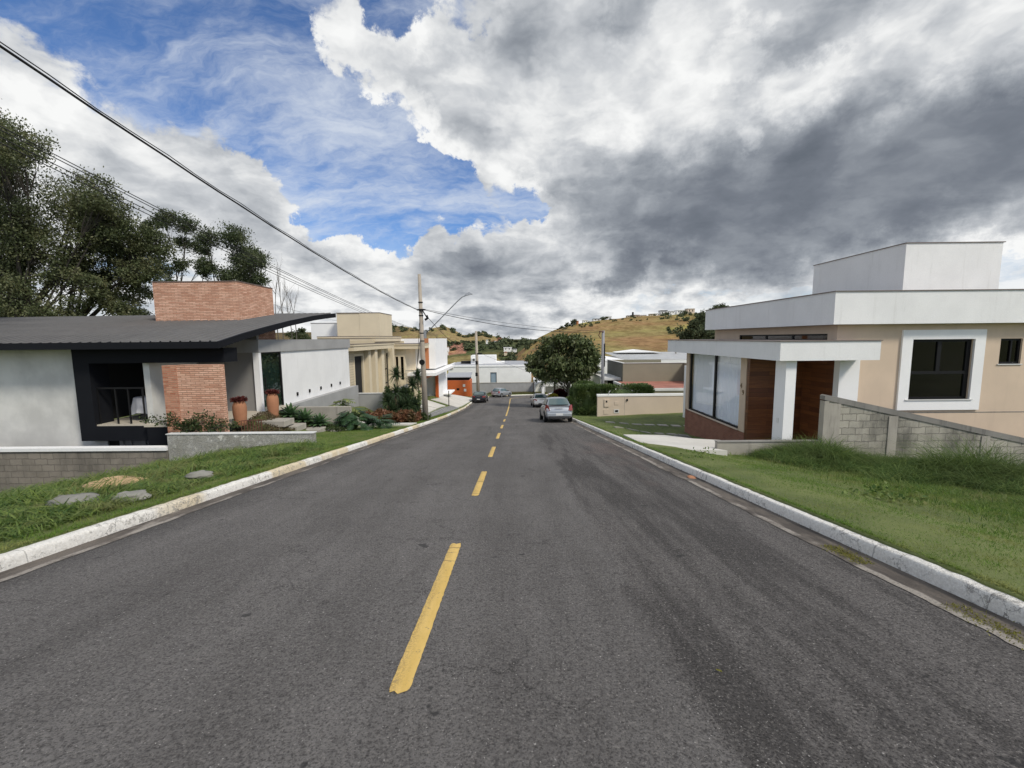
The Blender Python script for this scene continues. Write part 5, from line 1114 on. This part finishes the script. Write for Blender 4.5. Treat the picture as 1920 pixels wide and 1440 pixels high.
bushes(45, lambda r: r.uniform(1040, 1330), lambda r: r.uniform(275, 300), lambda r: r.uniform(.35, 1.1), 3, 'hill_bushes', 'small bushes along the grassy ridge', .8)
bushes(60, lambda r: 1240 + 150 * r.uniform() ** .6, lambda r: r.uniform(180, 290), lambda r: r.uniform(.7, 2.4), 4, 'hill_bushes', 'bushes thickening towards the wooded end of the hill', 1.1)
bushes(60, lambda r: r.uniform(700, 960), lambda r: r.uniform(850, 955), lambda r: r.uniform(2, 5), 5, 'far_woodland', 'dark tree clumps on the farthest hills', 3)
for k, (u, Y, h_, lb_) in enumerate(((1076, 298, 6, 'umbrella shaped tree on the ridge beside the small white house'), (1053, 299, 3.5, 'rounded bush tree at the left end of the ridge'), (1064, 299, 4.5, 'thin small tree on the left of the ridge'), (1132, 300, 5, 'dark tree by the dark roofed ridge house'), (1281, 296, 6, 'tall thin tree near the woods on the ridge'), (1248, 300, 5, 'tree beside the tall grey ridge house'))):
    x, y, z = hill_at(u, Y); px = 795 / Y; v_ = 640 - (z + h_ * .75 - H) * px
    tree('ridge_tree', lb_, Y, (u, v_ + h_ * .8 * px), [(u, v_, h_ * .28 * px), (u - 3, v_ + 1, h_ * .2 * px), (u + 3, v_, h_ * .2 * px)], M['farleaf'], M['bark'], 500, .8, .15, group='trees standing on the ridge', seed=60 + k, sub=4)
def puff(name, label, c, rad, n, size, mat, cat='shrub', group=None, boxy=0, seed=1, up=.3):
    r = np.random.default_rng(seed + n); t_ = thing(name, label, cat, c, group); d = r.normal(size=(n, 3)); d /= np.linalg.norm(d, axis=1)[:, None]
    if boxy: d = np.sign(d) * np.abs(d) ** boxy; d /= np.max(np.abs(d), axis=1)[:, None] ** .8
    k = r.uniform(.80, 1.04, (n, 1)); lump = np.array([1 + .10 * mnoise.noise(Vector(q * 2.5)) for q in d])[:, None]
    P_ = np.array(c) + d * k * lump * np.array(rad)
    leaves('foliage', P_, size, mat, t_, up=up, aspect=.6, out=d, seed=seed)
    mb = MB(); 
    for a in range(5): e = np.array(c) + np.array([math.cos(a * 1.3) * rad[0] * .5, math.sin(a * 1.3) * rad[1] * .5, rad[2] * .5]); mb.tube([(c[0], c[1], c[2] - rad[2] * 1.02), tuple(e)], [.04, .015], 5)
    obj('stem', mb, M['bark'], t_)
    core = [[(c[0] + rad[0] * .78 * math.sin(a) * math.cos(b), c[1] + rad[1] * .78 * math.sin(a) * math.sin(b), c[2] + rad[2] * .78 * math.cos(a)) for b in np.linspace(0, 2 * math.pi, 17)] for a in np.linspace(.01, math.pi - .01, 9)]
    obj('inner_leaves', MB().grid(core[::-1]), mat, t_)
    return t_
puff('clipped_hedge', 'tall clipped dark green hedge at the left end of the meter wall', (4.95, 29.2, -2.85), (.68, 1.1, 1.13), 15000, .13, M['hedge'], 'hedge', boxy=.45, seed=3)
puff('clipped_hedge', 'clipped hedge top showing behind the meter wall', (7.4, 29.6, -2.7), (2.0, .8, .95), 14000, .13, M['hedge'], 'hedge', boxy=.45, seed=4)
puff('hedge_tree', 'dark shrub behind the hedge near the pole', (6.0, 36, -2.9), (1.2, .9, .8), 4000, .16, M['hedge'], 'shrub', seed=5)
puff('yellow_bush', 'round yellow green bush between the silver cars and the tree', (4.05, 44, -4.85), (.58, .58, .62), 3500, .13, M['yel'], 'bush', seed=6)
puff('red_shrub', 'dark wine red shrub left of the round tree trunk', (5.1, 47.5, -5.0), (.75, .6, .85), 3500, .17, M['redl'], 'shrub', seed=7)
puff('red_shrub', 'dark wine red shrub right of the round tree trunk', (6.6, 47.8, -5.0), (.7, .6, .85), 3000, .17, M['redl'], 'shrub', seed=8)
puff('green_shrub', 'low green shrub beside the hedge', (5.6, 40, -4.4), (.8, .8, .5), 3500, .13, M['hedge'], 'shrub', seed=9)
pt = thing('palm', 'small palm with drooping fronds behind the round tree', 'palm', (5.0, 53, -6.4)); pc = Vector((5.0, 53, -3.6)); obj('trunk', MB().tube([(5.0, 53, -6.5), (5.05, 53, -5), pc], [.16, .13, .11], 8), M['bark'], pt)
C = []; r = np.random.default_rng(3)
for k in range(18):
    a = k * 2.4; L = 1.9
    for s in np.linspace(.15, 1, 34): C.append([pc.x + math.cos(a) * L * s, pc.y + math.sin(a) * L * s, pc.z + .9 * s - 1.5 * s * s + r.normal() * .03])
leaves('fronds', np.repeat(np.array(C), 2, 0), .45, M['palm'], pt, up=0, droop=.4, aspect=.12)
# spiky yucca-like plants
def rosette(mb, c, n, L, w, rnd, elo=-.3, ehi=1.4, droop=.35):
    for k in range(n):
        a = rnd.uniform(0, 6.283); e = rnd.uniform(elo, ehi); l_ = L * rnd.uniform(.8, 1.1); d = Vector((math.cos(a) * math.cos(e), math.sin(a) * math.cos(e), math.sin(e))); s = Vector((-math.sin(a), math.cos(a), 0))
        row = []
        for t in (0, .35, .7, 1): p = Vector(c) + d * l_ * t + Vector((0, 0, -droop * l_ * t * t)); ww = w * (1 - t ** 2) * .5 + .002; row.append([tuple(p - s * ww), tuple(p + Vector((0, 0, -ww * .5))), tuple(p + s * ww)])
        mb.grid(row)
for k, (u, v, vb, Y, L, lb_) in enumerate(((743, 702, 790, 25.5, .75, 'tallest spiky yucca with its tuft above the grey wall'), (727, 752, 792, 24.6, .70, 'spiky yucca at the left against the grey wall'), (742, 735, 793, 24.8, .75, 'spiky yucca with a mid height tuft'), (757, 738, 792, 25.6, .8, 'spiky yucca in the middle of the group'), (773, 722, 790, 26.5, .75, 'slender spiky yucca behind the utility pole'), (783, 706, 786, 27.5, .8, 'tall spiky yucca just left of the utility pole'), (764, 760, 795, 24.5, .8, 'low bushy yucca at the right front'), (735, 768, 797, 24.0, .7, 'lowest yucca in front of the group'), (752, 762, 796, 24.2, .75, 'low yucca in the centre front'), (778, 758, 794, 25, .75, 'low yucca next to the pole base'))):
    tp = at(u, v, Y); gz = float(ground_z(tp[0], Y)); t_ = thing('yucca', lb_, 'plant', (tp[0], Y, gz), 'spiky plants by the grey wall'); rn = random.Random(k)
    obj('stem', MB().tube([(tp[0] + .08, Y, gz - .1), (tp[0] + .05, Y, (gz + tp[2]) / 2), tp], [.06, .045, .04], 6), M['barklt'], t_)
    mb = MB(); rosette(mb, tp, 110, L, .055, rn, -.6, 1.5, .25); obj('leaves', mb, M['drac'], t_)
    mb = MB(); rosette(mb, (tp[0], tp[1], tp[2] - .18), 22, L * .8, .03, rn, -1.4, -.8, .1); obj('dry_leaves', mb, M['dead'], t_)
for k, (x_, y_, lb_) in enumerate(((-9.15, 17.35, 'pale green agave nearest the jars'), (-8.6, 17.4, 'pale green agave in the middle of the row'), (-8.05, 17.5, 'pale green agave next to the split leaf plant'))):
    y_ -= .35; z_ = float(ground_z(x_, y_)) + .10; t_ = thing('agave', lb_, 'plant', (x_, y_, z_), 'agaves below the stained wall'); mb = MB(); rn = random.Random(k + 5)
    for lay, (n_, e_) in enumerate(((12, .15), (12, .5), (9, .9), (5, 1.3))):
        for q in range(n_):
            a = 6.283 * q / n_ + lay; L = rn.uniform(.50, .62); d = Vector((math.cos(a) * math.cos(e_), math.sin(a) * math.cos(e_), math.sin(e_))); s = Vector((-math.sin(a), math.cos(a), 0)); row = []
            for t, w_ in ((0, .04), (.3, .055), (.6, .07), (.85, .04), (1, .003)): p = Vector((x_, y_, z_ + .14)) + d * L * t + Vector((0, 0, -.10 * t * t)); row.append([tuple(p - s * w_), tuple(p - Vector((0, 0, .02))), tuple(p + s * w_)])
            mb.grid(row)
    obj('leaves', mb, M['agave'], t_); obj('stem', MB().tube([(x_, y_, z_ - .05), (x_, y_, z_ + .16)], .05, 6), M['bark'], t_)
def split_leaf(mb, c, d, L, rn):
    """big lobed philodendron leaf"""
    d = d.normalized(); s = d.cross(Vector((0, 0, 1))).normalized(); n = s.cross(d)
    nl = 7
    for side in (-1, 1):
        for k in range(nl):
            t = k / nl; w_ = L * .46 * math.sin(math.pi * (t * .80 + .16)); b0_ = c + d * L * t; b1_ = c + d * L * (t + .115); e = c + d * L * (t + .16) + s * side * w_ - n * w_ * .28
            m0 = b0_ + (e - b0_) * .6 + d * L * -.03 + n * .01; m1 = b1_ + (e - b1_) * .6 + d * L * .02 + n * .01
            mb.add([tuple(b0_), tuple(b1_), tuple(m1), tuple(e), tuple(m0)], [(0, 1, 2, 3, 4) if side > 0 else (4, 3, 2, 1, 0)])
    mb.add([tuple(c + d * L * .9 + s * .03), tuple(c + d * L * 1.12 - n * .06), tuple(c + d * L * .9 - s * .03)], [(0, 1, 2)])
for k, (cx_, cy_, rx_, n_, h_, lb_) in enumerate(((-7.05, 18.3, .95, 64, .95, 'large split leaf philodendron right of the agaves'), (-6.15, 18.9, .60, 36, .62, 'lower split leaf philodendron nearer the street'), (-8.0, 19.3, .5, 24, 1.35, 'philodendron with yellow leaves behind the stained wall'))):
    gz = float(ground_z(cx_, cy_)); t_ = thing('philodendron', lb_, 'plant', (cx_, cy_, gz), 'split leaf plants in the left garden'); mb = MB(); st2_ = MB(); rn = random.Random(k + 9)
    for q in range(n_):
        a = rn.uniform(0, 6.283); rr = rn.uniform(.15, 1) * rx_; hz = h_ * (1 - .55 * (rr / rx_) ** 2) * rn.uniform(.55, 1.05); c = Vector((cx_ + math.cos(a) * rr * .75, cy_ + math.sin(a) * rr * .75, gz + hz))
        d = Vector((math.cos(a), math.sin(a), rn.uniform(-.75, .1))); split_leaf(mb, c, d, rn.uniform(.40, .58), rn)
        st2_.tube([(cx_, cy_, gz), tuple((c + Vector((cx_, cy_, gz + .2))) / 2 + Vector((0, 0, .1))), tuple(c)], [.018, .014, .008], 4, False)
    obj('leaves', mb, M['phil'] if k < 2 else foliage('yellowing split leaves', (.05, .09, .03), (.24, .26, .05), None, .15, .4), t_); obj('stem', st2_, M['hedge'], t_)
# coppery ground cover and low greenery in beds
def bed(name, n, x0, x1, y0, y1, h, size, mat, label, seed, up=.5):
    r = np.random.default_rng(seed); X = r.uniform(x0, x1, n); Y = r.uniform(y0, y1, n); Z = ground_z(X, Y) + r.uniform(0, 1, n) ** .6 * h * (1 + .4 * np.sin(X * 5 + Y * 3))
    o = leaves(name, np.stack([X, Y, Z], 1), size, mat, up=up, aspect=.45, seed=seed); tag(o, label, 'plants', kind='stuff')
bed('ground_cover', 9000, -7.9, -5.35, 21.9, 24.0, .42, .17, M['crot'], 'bed of coppery leafed plants around the pole and yuccas', 1)
bed('hedge_bed', 7000, -8.2, -6.1, 26.0, 27.5, 1.35, .16, M['hedge'], 'dark greenery behind the yuccas', 2)
bed('ground_cover', 2500, -9.6, -7.0, 16.8, 18.3, .12, .10, M['shrub'], 'low greenery around the agaves', 3)
bed('ground_cover', 1500, -9.3, -6.8, 13.25, 14.0, .10, .07, M['crot'], 'dry leaves and stones behind the planter wall', 4)
bed('ground_cover', 6500, -9.85, -8.3, 13.9, 17.3, .07, .07, foliage('dry leaf litter and succulents', (.10, .06, .035), (.085, .10, .045), (.16, .11, .06)), 'leaf litter and tiny plants between jars and steps', 8)
bed('ground_cover', 1200, -5.75, -5.1, 23.8, 25.4, .30, .12, M['shrub'], 'green leaves at the foot of the utility pole', 6)
# straggly shrub hanging over the planter wall
ts = thing('garden_shrub', 'straggly green shrub in front of the brick screen', 'shrub', (-10.2, 13.3, -1.3)); mb = MB(); C = []; rn = random.Random(4)
for (xe, ze) in ((-10.85, -.62), (-10.9, -.75), (-11.45, -.80), (-11.9, -.82), (-10.2, -.72), (-9.9, -.66), (-9.7, -.78), (-9.35, -.92), (-9.0, -.98), (-8.75, -1.02), (-10.5, -.95), (-10.0, -.95), (-10.35, -.85), (-9.55, -1.1), (-10.7, -1.05), (-10.85, -1.32)):
    st = Vector((-10.35 + rn.uniform(-.4, .6), 13.32, -1.35)); e = Vector((xe, 13.1 + rn.uniform(-.05, .45), ze)); m2 = (st + e) / 2 + Vector((0, 0, .12)); mb.tube([st, m2, e], [.014, .009, .004], 4, False)
    for t in np.linspace(.3, 1.05, 34):
        p = st * (1 - t) ** 2 + m2 * 2 * t * (1 - t) + e * t * t; C.append([p.x + rn.gauss(0, .05), p.y + rn.gauss(0, .05), p.z + rn.gauss(0, .045)])
obj('branches', mb, M['bark'], ts); leaves('foliage', np.repeat(np.array(C), 3, 0) + rng.normal(0, .03, (len(C) * 3, 3)), .085, M['shrub'], ts, up=.3, aspect=.5)
wd = thing('weed', 'broad leafed weed in the right verge', 'plant', (5.95, 6.6, float(ground_z(5.95, 6.6)))); C = np.array([5.95, 6.6, float(ground_z(5.95, 6.6)) + .10]) + rng.normal(0, 1, (160, 3)) * np.array([.28, .18, .035])
leaves('leaves', C, .07, M['wild'], wd, up=.2, aspect=.7)
wt = thing('weed', 'leafy tuft by the kerb near the pale path', 'plant', (4.25, 9.6, float(ground_z(4.25, 9.6)))); C = np.array([4.25, 9.6, float(ground_z(4.25, 9.6)) + .07]) + rng.normal(0, 1, (120, 3)) * np.array([.22, .15, .03]); leaves('leaves', C, .06, M['wild'], wt, up=.4, aspect=.5)

# ================================================================== POLES, LAMP, WIRES
up_ = thing('utility_pole', 'tall concrete utility pole on the left verge', 'utility pole', (-5.25, 24.6, -3.3))
pb, ptp = Vector((-5.25, 24.6, -3.5)), Vector(at(786, 514, 24.6))
obj('pole', MB().tube([pb, pb.lerp(ptp, .5), ptp], [.185, .135, .088], 16), M['pole'], up_, smooth=True)
def on(z_): t = (z_ - pb.z) / (ptp.z - pb.z); return pb.lerp(ptp, t)
rk = MB()
for z_ in (3.35, 3.0, 2.0, 1.55, 3.75): c = on(z_); rk.lathe([(.135, -.03), (.14, 0), (.135, .03)], tuple(c), 12)
obj('clamp', rk, M['black'], up_, label='dark metal bands around the pole')
c = on(3.2); obj('insulator_rack', MB().box(c.x - .18, c.x + .3, c.y - .2, c.y - .12, 3.28, 3.36).tube([(c.x + .12, c.y - .15, 3.3), (c.x + .38, c.y - .15, 2.85)], .035, 6).tube([(c.x + .25, c.y - .15, 2.75), (c.x + .42, c.y - .15, 2.85), (c.x + .36, c.y - .2, 3.0)], .07, 6), M['black'], up_)
c = on(.35); obj('cable_reel', MB().tube([(c.x - .03, c.y - .20, .33), (c.x - .03, c.y - .13, .33)], .16, 14), M['black'], up_)
a0 = on(1.75); a1 = Vector(at(876, 553, 24.6)); mid = a0.lerp(a1, .78) + Vector((-.0, 0, .16))
arm = obj('lamp_arm', MB().tube([a0, a0.lerp(mid, .5), mid, mid.lerp(a1, .5) + Vector((0, 0, .07)), a1], .03, 8), M['steel'], up_, smooth=True)
obj('lamp_head', MB().add([(a1.x - .15, a1.y - .1, a1.z - .06), (a1.x + .32, a1.y - .08, a1.z + .04), (a1.x + .32, a1.y + .08, a1.z + .04), (a1.x - .15, a1.y + .1, a1.z - .06), (a1.x - .12, a1.y - .07, a1.z + .06), (a1.x + .12, a1.y - .06, a1.z + .16), (a1.x + .12, a1.y + .06, a1.z + .16), (a1.x - .12, a1.y + .07, a1.z + .06)], [(0, 3, 2, 1), (4, 5, 6, 7), (0, 1, 5, 4), (1, 2, 6, 5), (2, 3, 7, 6), (3, 0, 4, 7)]), M['steel'], arm)
c = on(2.0); obj('arm_bracket', MB().box(c.x + .1, c.x + .26, c.y - .06, c.y + .06, 1.7, 2.15), M['steel'], up_)
p2 = thing('utility_pole', 'grey utility pole behind the meter wall right of the round tree', 'utility pole', (6.9, 33, -4.4)); q0 = Vector((6.9, 33, -4.7)); q1 = Vector(at(1131, 620, 33)); obj('pole', MB().tube([q0, q1], [.15, .11], 12), M['polegrey'], p2, smooth=True)
obj('insulator_rack', MB().box(q1.x - .35, q1.x + .02, q1.y - .14, q1.y - .08, q1.z - .12, q1.z - .04).tube([(q1.x - .25, q1.y - .12, q1.z - .1), (q1.x - .38, q1.y - .12, q1.z - .35), (q1.x - .2, q1.y - .12, q1.z - .6)], .035, 6), M['rust'], p2); obj('conduit', MB().box(q1.x + .08, q1.x + .14, q1.y - .15, q1.y - .1, -.6, 1.2), M['black'], p2)
p3 = thing('utility_pole', 'farther concrete utility pole behind the black car', 'utility pole', (-5.4, 62, -7)); q2 = Vector((-5.35, 62, -7.5)); q3 = Vector(at(892.5, 621, 62)); obj('pole', MB().tube([q2, q3], [.26, .17], 12), M['pole'], p3, smooth=True)
for v_ in (680, 702): c = Vector(at(893, v_, 61.8)); obj('junction_box', MB().box(c.x - .12, c.x + .22, c.y - .1, c.y + .1, c.z - .25, c.z + .25), M['black'], p3)
c = Vector(at(897, 663, 61.8)); obj('insulator_rack', MB().box(c.x - .2, c.x + .5, c.y, c.y + .1, c.z - .08, c.z + .08), M['black'], p3)
def wire(name, label, a, b_, sag, rad, cat='cable', grp=None, n=30, mat='cable', twist=0):
    a, b_ = Vector(a), Vector(b_); pts = []
    for k in range(n + 1):
        t = k / n; p = a.lerp(b_, t); p.z -= sag * 4 * t * (1 - t); 
        if twist: p += Vector((math.sin(k * 1.9), 0, math.cos(k * 1.9))) * twist
        pts.append(p)
    return tag(obj(name, MB().tube(pts, rad, 6), M[mat], smooth=True), label, cat, grp)
A = on(3.25) + Vector((0, -.15, 0)); near = Vector((-5.9, -10, 7.6))
wire('overhead_cable', 'thick black cable sweeping from the near pole up over the street', A, near, .80, .017, n=60, twist=.004)
wire('overhead_cable', 'thin wire wound beside the thick black cable', A + Vector((.02, 0, .03)), near + Vector((.03, 0, .02)), .80, .008, n=60, twist=.012)
B2 = q1 + Vector((-.2, -.1, -.1))
wire('overhead_cable', 'lower of two wires crossing from pole to pole over the street', A + Vector((.1, .2, .1)), B2, .42, .017); wire('overhead_cable', 'upper of two wires crossing from pole to pole over the street', A + Vector((.1, .2, .14)), B2 + Vector((0, 0, .08)), .26, .010)
wire('overhead_cable', 'cable from the near pole down to the farther pole', A + Vector((.4, 0, -.35)), c + Vector((0, 0, .1)), .8, .016)
wire('overhead_cable', 'thin wire from the farther pole towards the round tree', c + Vector((.4, 0, 0)), (7, 47.5, -3.6), .3, .014)
wire('service_drop', 'cable hanging down the left side of the near pole to the cream house', on(.9) + Vector((-.15, 0, .6)), (-8.3, 33, -2.4), .9, .018); wire('service_drop', 'second cable hanging slack to the cream house', on(2.6) + Vector((-.12, 0, 0)), (-8.6, 36, -1.5), 1.2, .014)
for k, (dv, lb_) in enumerate(((0, 'topmost'), (7, 'second'), (22, 'third'), (33, 'lowest'))):
    a = Vector(at(-60, 205 + dv, 15.5 + .0)); b_ = Vector(at(822, 628 + k * 1.2, 100)); wire('power_line', '%s of the four thin power lines running behind the left houses' % lb_, a, b_, 1.2, .022, 'power line', 'thin power lines behind the left houses', 40)
a = Vector(at(480, 562, 40)); wire('power_line', 'single thin wire dropping to the cream tower', a, at(745, 622, 80), .4, .012, 'power line')
sk = thing('wooden_stake', 'thin wooden stake in the grass by the concrete driveway', 'stake', (-6.45, 41, -5)); obj('stake', MB().tube([(-6.45, 41, -5.4), (-6.43, 41, -3.35)], [.05, .04], 6), M['bark'], sk)

# ================================================================== CARS
def catmull(v, n):
    return v
def car(name, label, loc, rotz, paint, L=4.1, Wd=1.66, kind='sedan', group='cars parked along the street'):
    """local frame: rear bumper at y=0, nose at y=L, wheels on z=0"""
    w = Wd / 2; t_ = thing(name, label, 'car', (0, 0, 0), group)
    if kind == 'sedan':
        deck, y_rg0, y_rg1 = .98, .62, 1.18          # boot height, rear glass bottom and top
    else: deck, y_rg0, y_rg1 = .96, .14, .62
    hy = [0, .05, .18, .5, 1.0, L * .5, L - 1.15, L - .6, L - .2, L - .05, L]
    ztop = [.62, .80, deck - .03, deck, deck - .01, .93, .92, .84, .72, .64, .50]
    zbot = [.36, .26, .22, .20, .20, .20, .20, .20, .22, .26, .34]
    kw = [.86, .93, .965, .99, 1, 1, 1, .975, .92, .85, .78]
    rows_ = []
    for y_, zt, zb, k in zip(hy, ztop, zbot, kw):
        ww = w * k; h_ = zt - zb
        half = [(0, zb), (ww * .80, zb), (ww * .95, zb + .05), (ww * .985, zb + h_ * .28), (ww, zb + h_ * .52), (ww * .985, zb + h_ * .78), (ww * .93, zt - .03), (ww * .84, zt + .004), (ww * .5, zt + .02), (0, zt + .028)]
        rows_.append([(x, y_, z) for x, z in half] + [(-x, y_, z) for x, z in half[-2:0:-1]] + [(0, y_, zb)])
    mb = MB().grid(rows_); n_ = len(rows_[0])
    for idx, yy in ((0, 0), (len(rows_) - 1, L)):
        c_ = len(mb.v); mb.v.append((0, yy + (-.02 if idx == 0 else .02), .5)); 
        for q in range(n_ - 1):
            a_, b2 = idx * n_ + q, idx * n_ + q + 1; mb.f.append((c_, b2, a_) if idx == 0 else (c_, a_, b2))
    body = obj('body', mb, paint, t_, smooth=True)
    sb = body.modifiers.new('s', 'SUBSURF'); sb.levels = 1; sb.render_levels = 2
    # greenhouse
    zr = 1.44; y_f1, y_f0 = L - 1.95, L - 1.2; wb, wt = w * .88, w * .66
    st = [(y_rg0, deck - .03, wb * .94), (y_rg0 + .1, deck + .06, wb * .94), (y_rg1 - .12, zr - .10, wt * 1.02), (y_rg1 + .05, zr - .025, wt), ((y_rg1 + y_f1) / 2, zr, wt * 1.02), (y_f1 - .05, zr - .03, wt), (y_f1 + .15, zr - .13, wt * 1.04), (y_f0, .93, wb * .96)]
    g = []
    for y_, z_, w_ in st:
        zb = .84; fr_ = (z_ - zb) / (zr - zb); wbb = wb * (.96 if y_ in (y_rg0, y_f0) else 1)
        hf = [(wbb, zb), (wbb * (1 - .04) + 0 if fr_ < .3 else wbb * .97, zb + (z_ - zb) * .25), (w_ + (wbb - w_) * .12, z_ - (z_ - zb) * .12), (w_ * .92, z_ - .012), (w_ * .5, z_ + .012), (0, z_ + .018)]
        g.append([(x, y_, z) for x, z in hf] + [(-x, y_, z) for x, z in hf[-2::-1]])
    cb = obj('cabin', MB().grid(g), paint, t_, smooth=True); sb = cb.modifiers.new('s', 'SUBSURF'); sb.levels = 1; sb.render_levels = 2
    def pane(name_, y0, z0, w0, y1, z1, w1, ny, bow=.05):
        """curved glass sheet across the car"""
        r_ = []
        for t in np.linspace(0, 1, 5):
            y_, z_, w_ = y0 + (y1 - y0) * t, z0 + (z1 - z0) * t, w0 + (w1 - w0) * t
            r_.append([(w_ * q, y_ + ny * bow * (1 - q * q) - ny * .0, z_) for q in np.linspace(-1, 1, 9)])
        o = obj(name_, MB().grid(r_), M['carglass'], t_, smooth=True); return o
    pane('rear_window', y_rg0 + .015, deck + .05, wb * .84, y_rg1 - .085, zr - .085, wt * .93, -1)
    pane('windscreen', y_f0 + .015, .96, wb * .86, y_f1 + .11, zr - .10, wt * .95, 1)
    for sx in (-1, 1):
        def sp(y_, z_): fr_ = (z_ - .84) / (zr - .84); return (sx * (wb * (1 - fr_) * 1.0 + wt * fr_ * 1.05 + .022), y_, z_)
        a, b2, c2, d2 = (y_rg0 + .42, .96), (y_f0 - .28, .96), (y_f1 - .05, 1.35), (y_rg1 + .12, 1.35); mid_ = (a[0] + b2[0]) / 2
        for (p, q, r2, s2) in (((a[0], .96), (mid_ - .04, .96), (mid_ - .04, 1.35), d2), ((mid_ + .04, .96), b2, c2, (mid_ + .04, 1.35))):
            obj('side_window', MB().add([sp(*p), sp(*q), sp(*r2), sp(*s2)], [(0, 1, 2, 3) if sx > 0 else (3, 2, 1, 0)]), M['carglass'], t_)
        # mirror, lamps
        obj('mirror', MB().box(*sorted((sx * w * .93, sx * (w + .15))), y_f0 - .35, y_f0 - .23, .93, 1.06), M['trim'] if kind != 'x' else paint, t_, bevel=.03)
        if kind == 'sedan':
            pts_ = [(.50, -.0, .72), (.93, .0, .70), (.99, .22, .74), (.975, .22, .90), (.91, .05, .90), (.60, .03, .86)]
        else: pts_ = [(.66, -.0, .68), (.93, .0, .66), (.985, .20, .70), (.96, .22, 1.0), (.86, .10, 1.0), (.78, .07, .96)]
        vv = [(sx * w * x_, y_ - .022 if y_ < .1 else y_, z_) for x_, y_, z_ in pts_]; vv2 = [(x_ * .96, y_ + .06, z_) for x_, y_, z_ in vv]; k = len(vv)
        obj('tail_lamp', MB().add(vv + vv2, [tuple(range(k)) if sx > 0 else tuple(range(k - 1, -1, -1))] + [((i, i + k, (i + 1) % k + k, (i + 1) % k)) for i in range(k)]), M['lamp'], t_)
        obj('headlamp', MB().box(*sorted((sx * w * .5, sx * w * .82)), L - .16, L - .03, .56, .70), M['chrome'], t_, bevel=.03)
        for yw in (.72, L - .82):
            cx_ = sx * (w - .085)
            wh_ = obj('wheel', MB().tube([(cx_ - .1, yw, .305), (cx_ - .085, yw, .305), (cx_ + .085, yw, .305), (cx_ + .1, yw, .305)], [.27, .305, .305, .27], 24), M['tyre'], t_, smooth=False)
            obj('rim', MB().tube([(cx_ + sx * .095, yw, .305), (cx_ + sx * .108, yw, .305)], [.2, .18], 18), M['rim'], wh_)
            obj('wheel_arch', MB().tube([(sx * (w * .9), yw, .33), (sx * (w + .004), yw, .33)], [.345, .345], 24), M['dark'], t_)
    obj('bumper_grille', MB().box(-w * .72, w * .72, -.012, .1, .22, .33), M['trim'], t_, bevel=.02)
    obj('rear_bumper', MB().box(-w * .88, w * .88, -.045, .12, .33, .56), paint, t_, bevel=.05)
    obj('number_plate', MB().box(-.2, .2, -.058, -.045, .40 if kind == 'hatch' else .42, .53), M['plate'], t_)
    obj('boot_line', MB().box(-w * .62, w * .62, -.038, -.02, .605, .612), M['trim'], t_)
    obj('boot_trim', MB().box(-.22, .22, -.035, .0, .81, .83), M['chrome'], t_)
    t_.location = loc; t_.rotation_euler = (0, 0, rotz) if not hasattr(rotz, '__len__') else rotz
    return t_
def slope(y_): return math.atan(float(Pz(y_ + 3) - Pz(y_)) / 3)
def park(name, label, x, y, heading, paint, **k):
    e = Matrix.Rotation(heading, 3, 'Z') @ Matrix.Rotation(slope(y) * math.cos(heading), 3, 'X'); c_ = car(name, label, (x, y, float(Pz(y)) + .012), tuple(e.to_euler()), paint, **k); return c_
park('parked_car', 'silver rounded hatchback sedan nearest the camera on the right kerb', 2.50, 23.4, R(2), M['silver'], L=4.0, Wd=1.58, kind='hatch')
park('parked_car', 'light silver sedan parked ahead of the nearest silver car', 2.82, 44.5, R(2), M['silver2'], L=4.3, Wd=1.68)
park('parked_car', 'black sedan parked at the left kerb', -4.62, 53.5, R(-1), M['blackcar'], L=4.6, Wd=1.80)
park('parked_car', 'silver hatchback parked askew ahead of the black sedan', -3.1, 65.6, R(-32), M['silver'], L=3.9, Wd=1.64, kind='hatch')
park('parked_car', 'white car half hidden behind the yellow green bush', 4.9, 56.5, R(-50), M['whitecar'], L=4.2, Wd=1.7)

lf = obj('fallen_leaf', MB().grid([[(1.165 + .012 * math.sin(k * .785) * q + k * .006, 2.30 - k * .007, float(Pz(2.30 - k * .007)) + .012 + .004 * q * q) for q in (-1, 0, 1)] for k in range(5)]), M['yel']); tag(lf, 'small pale green leaf lying on the right lane of the road', 'leaf')
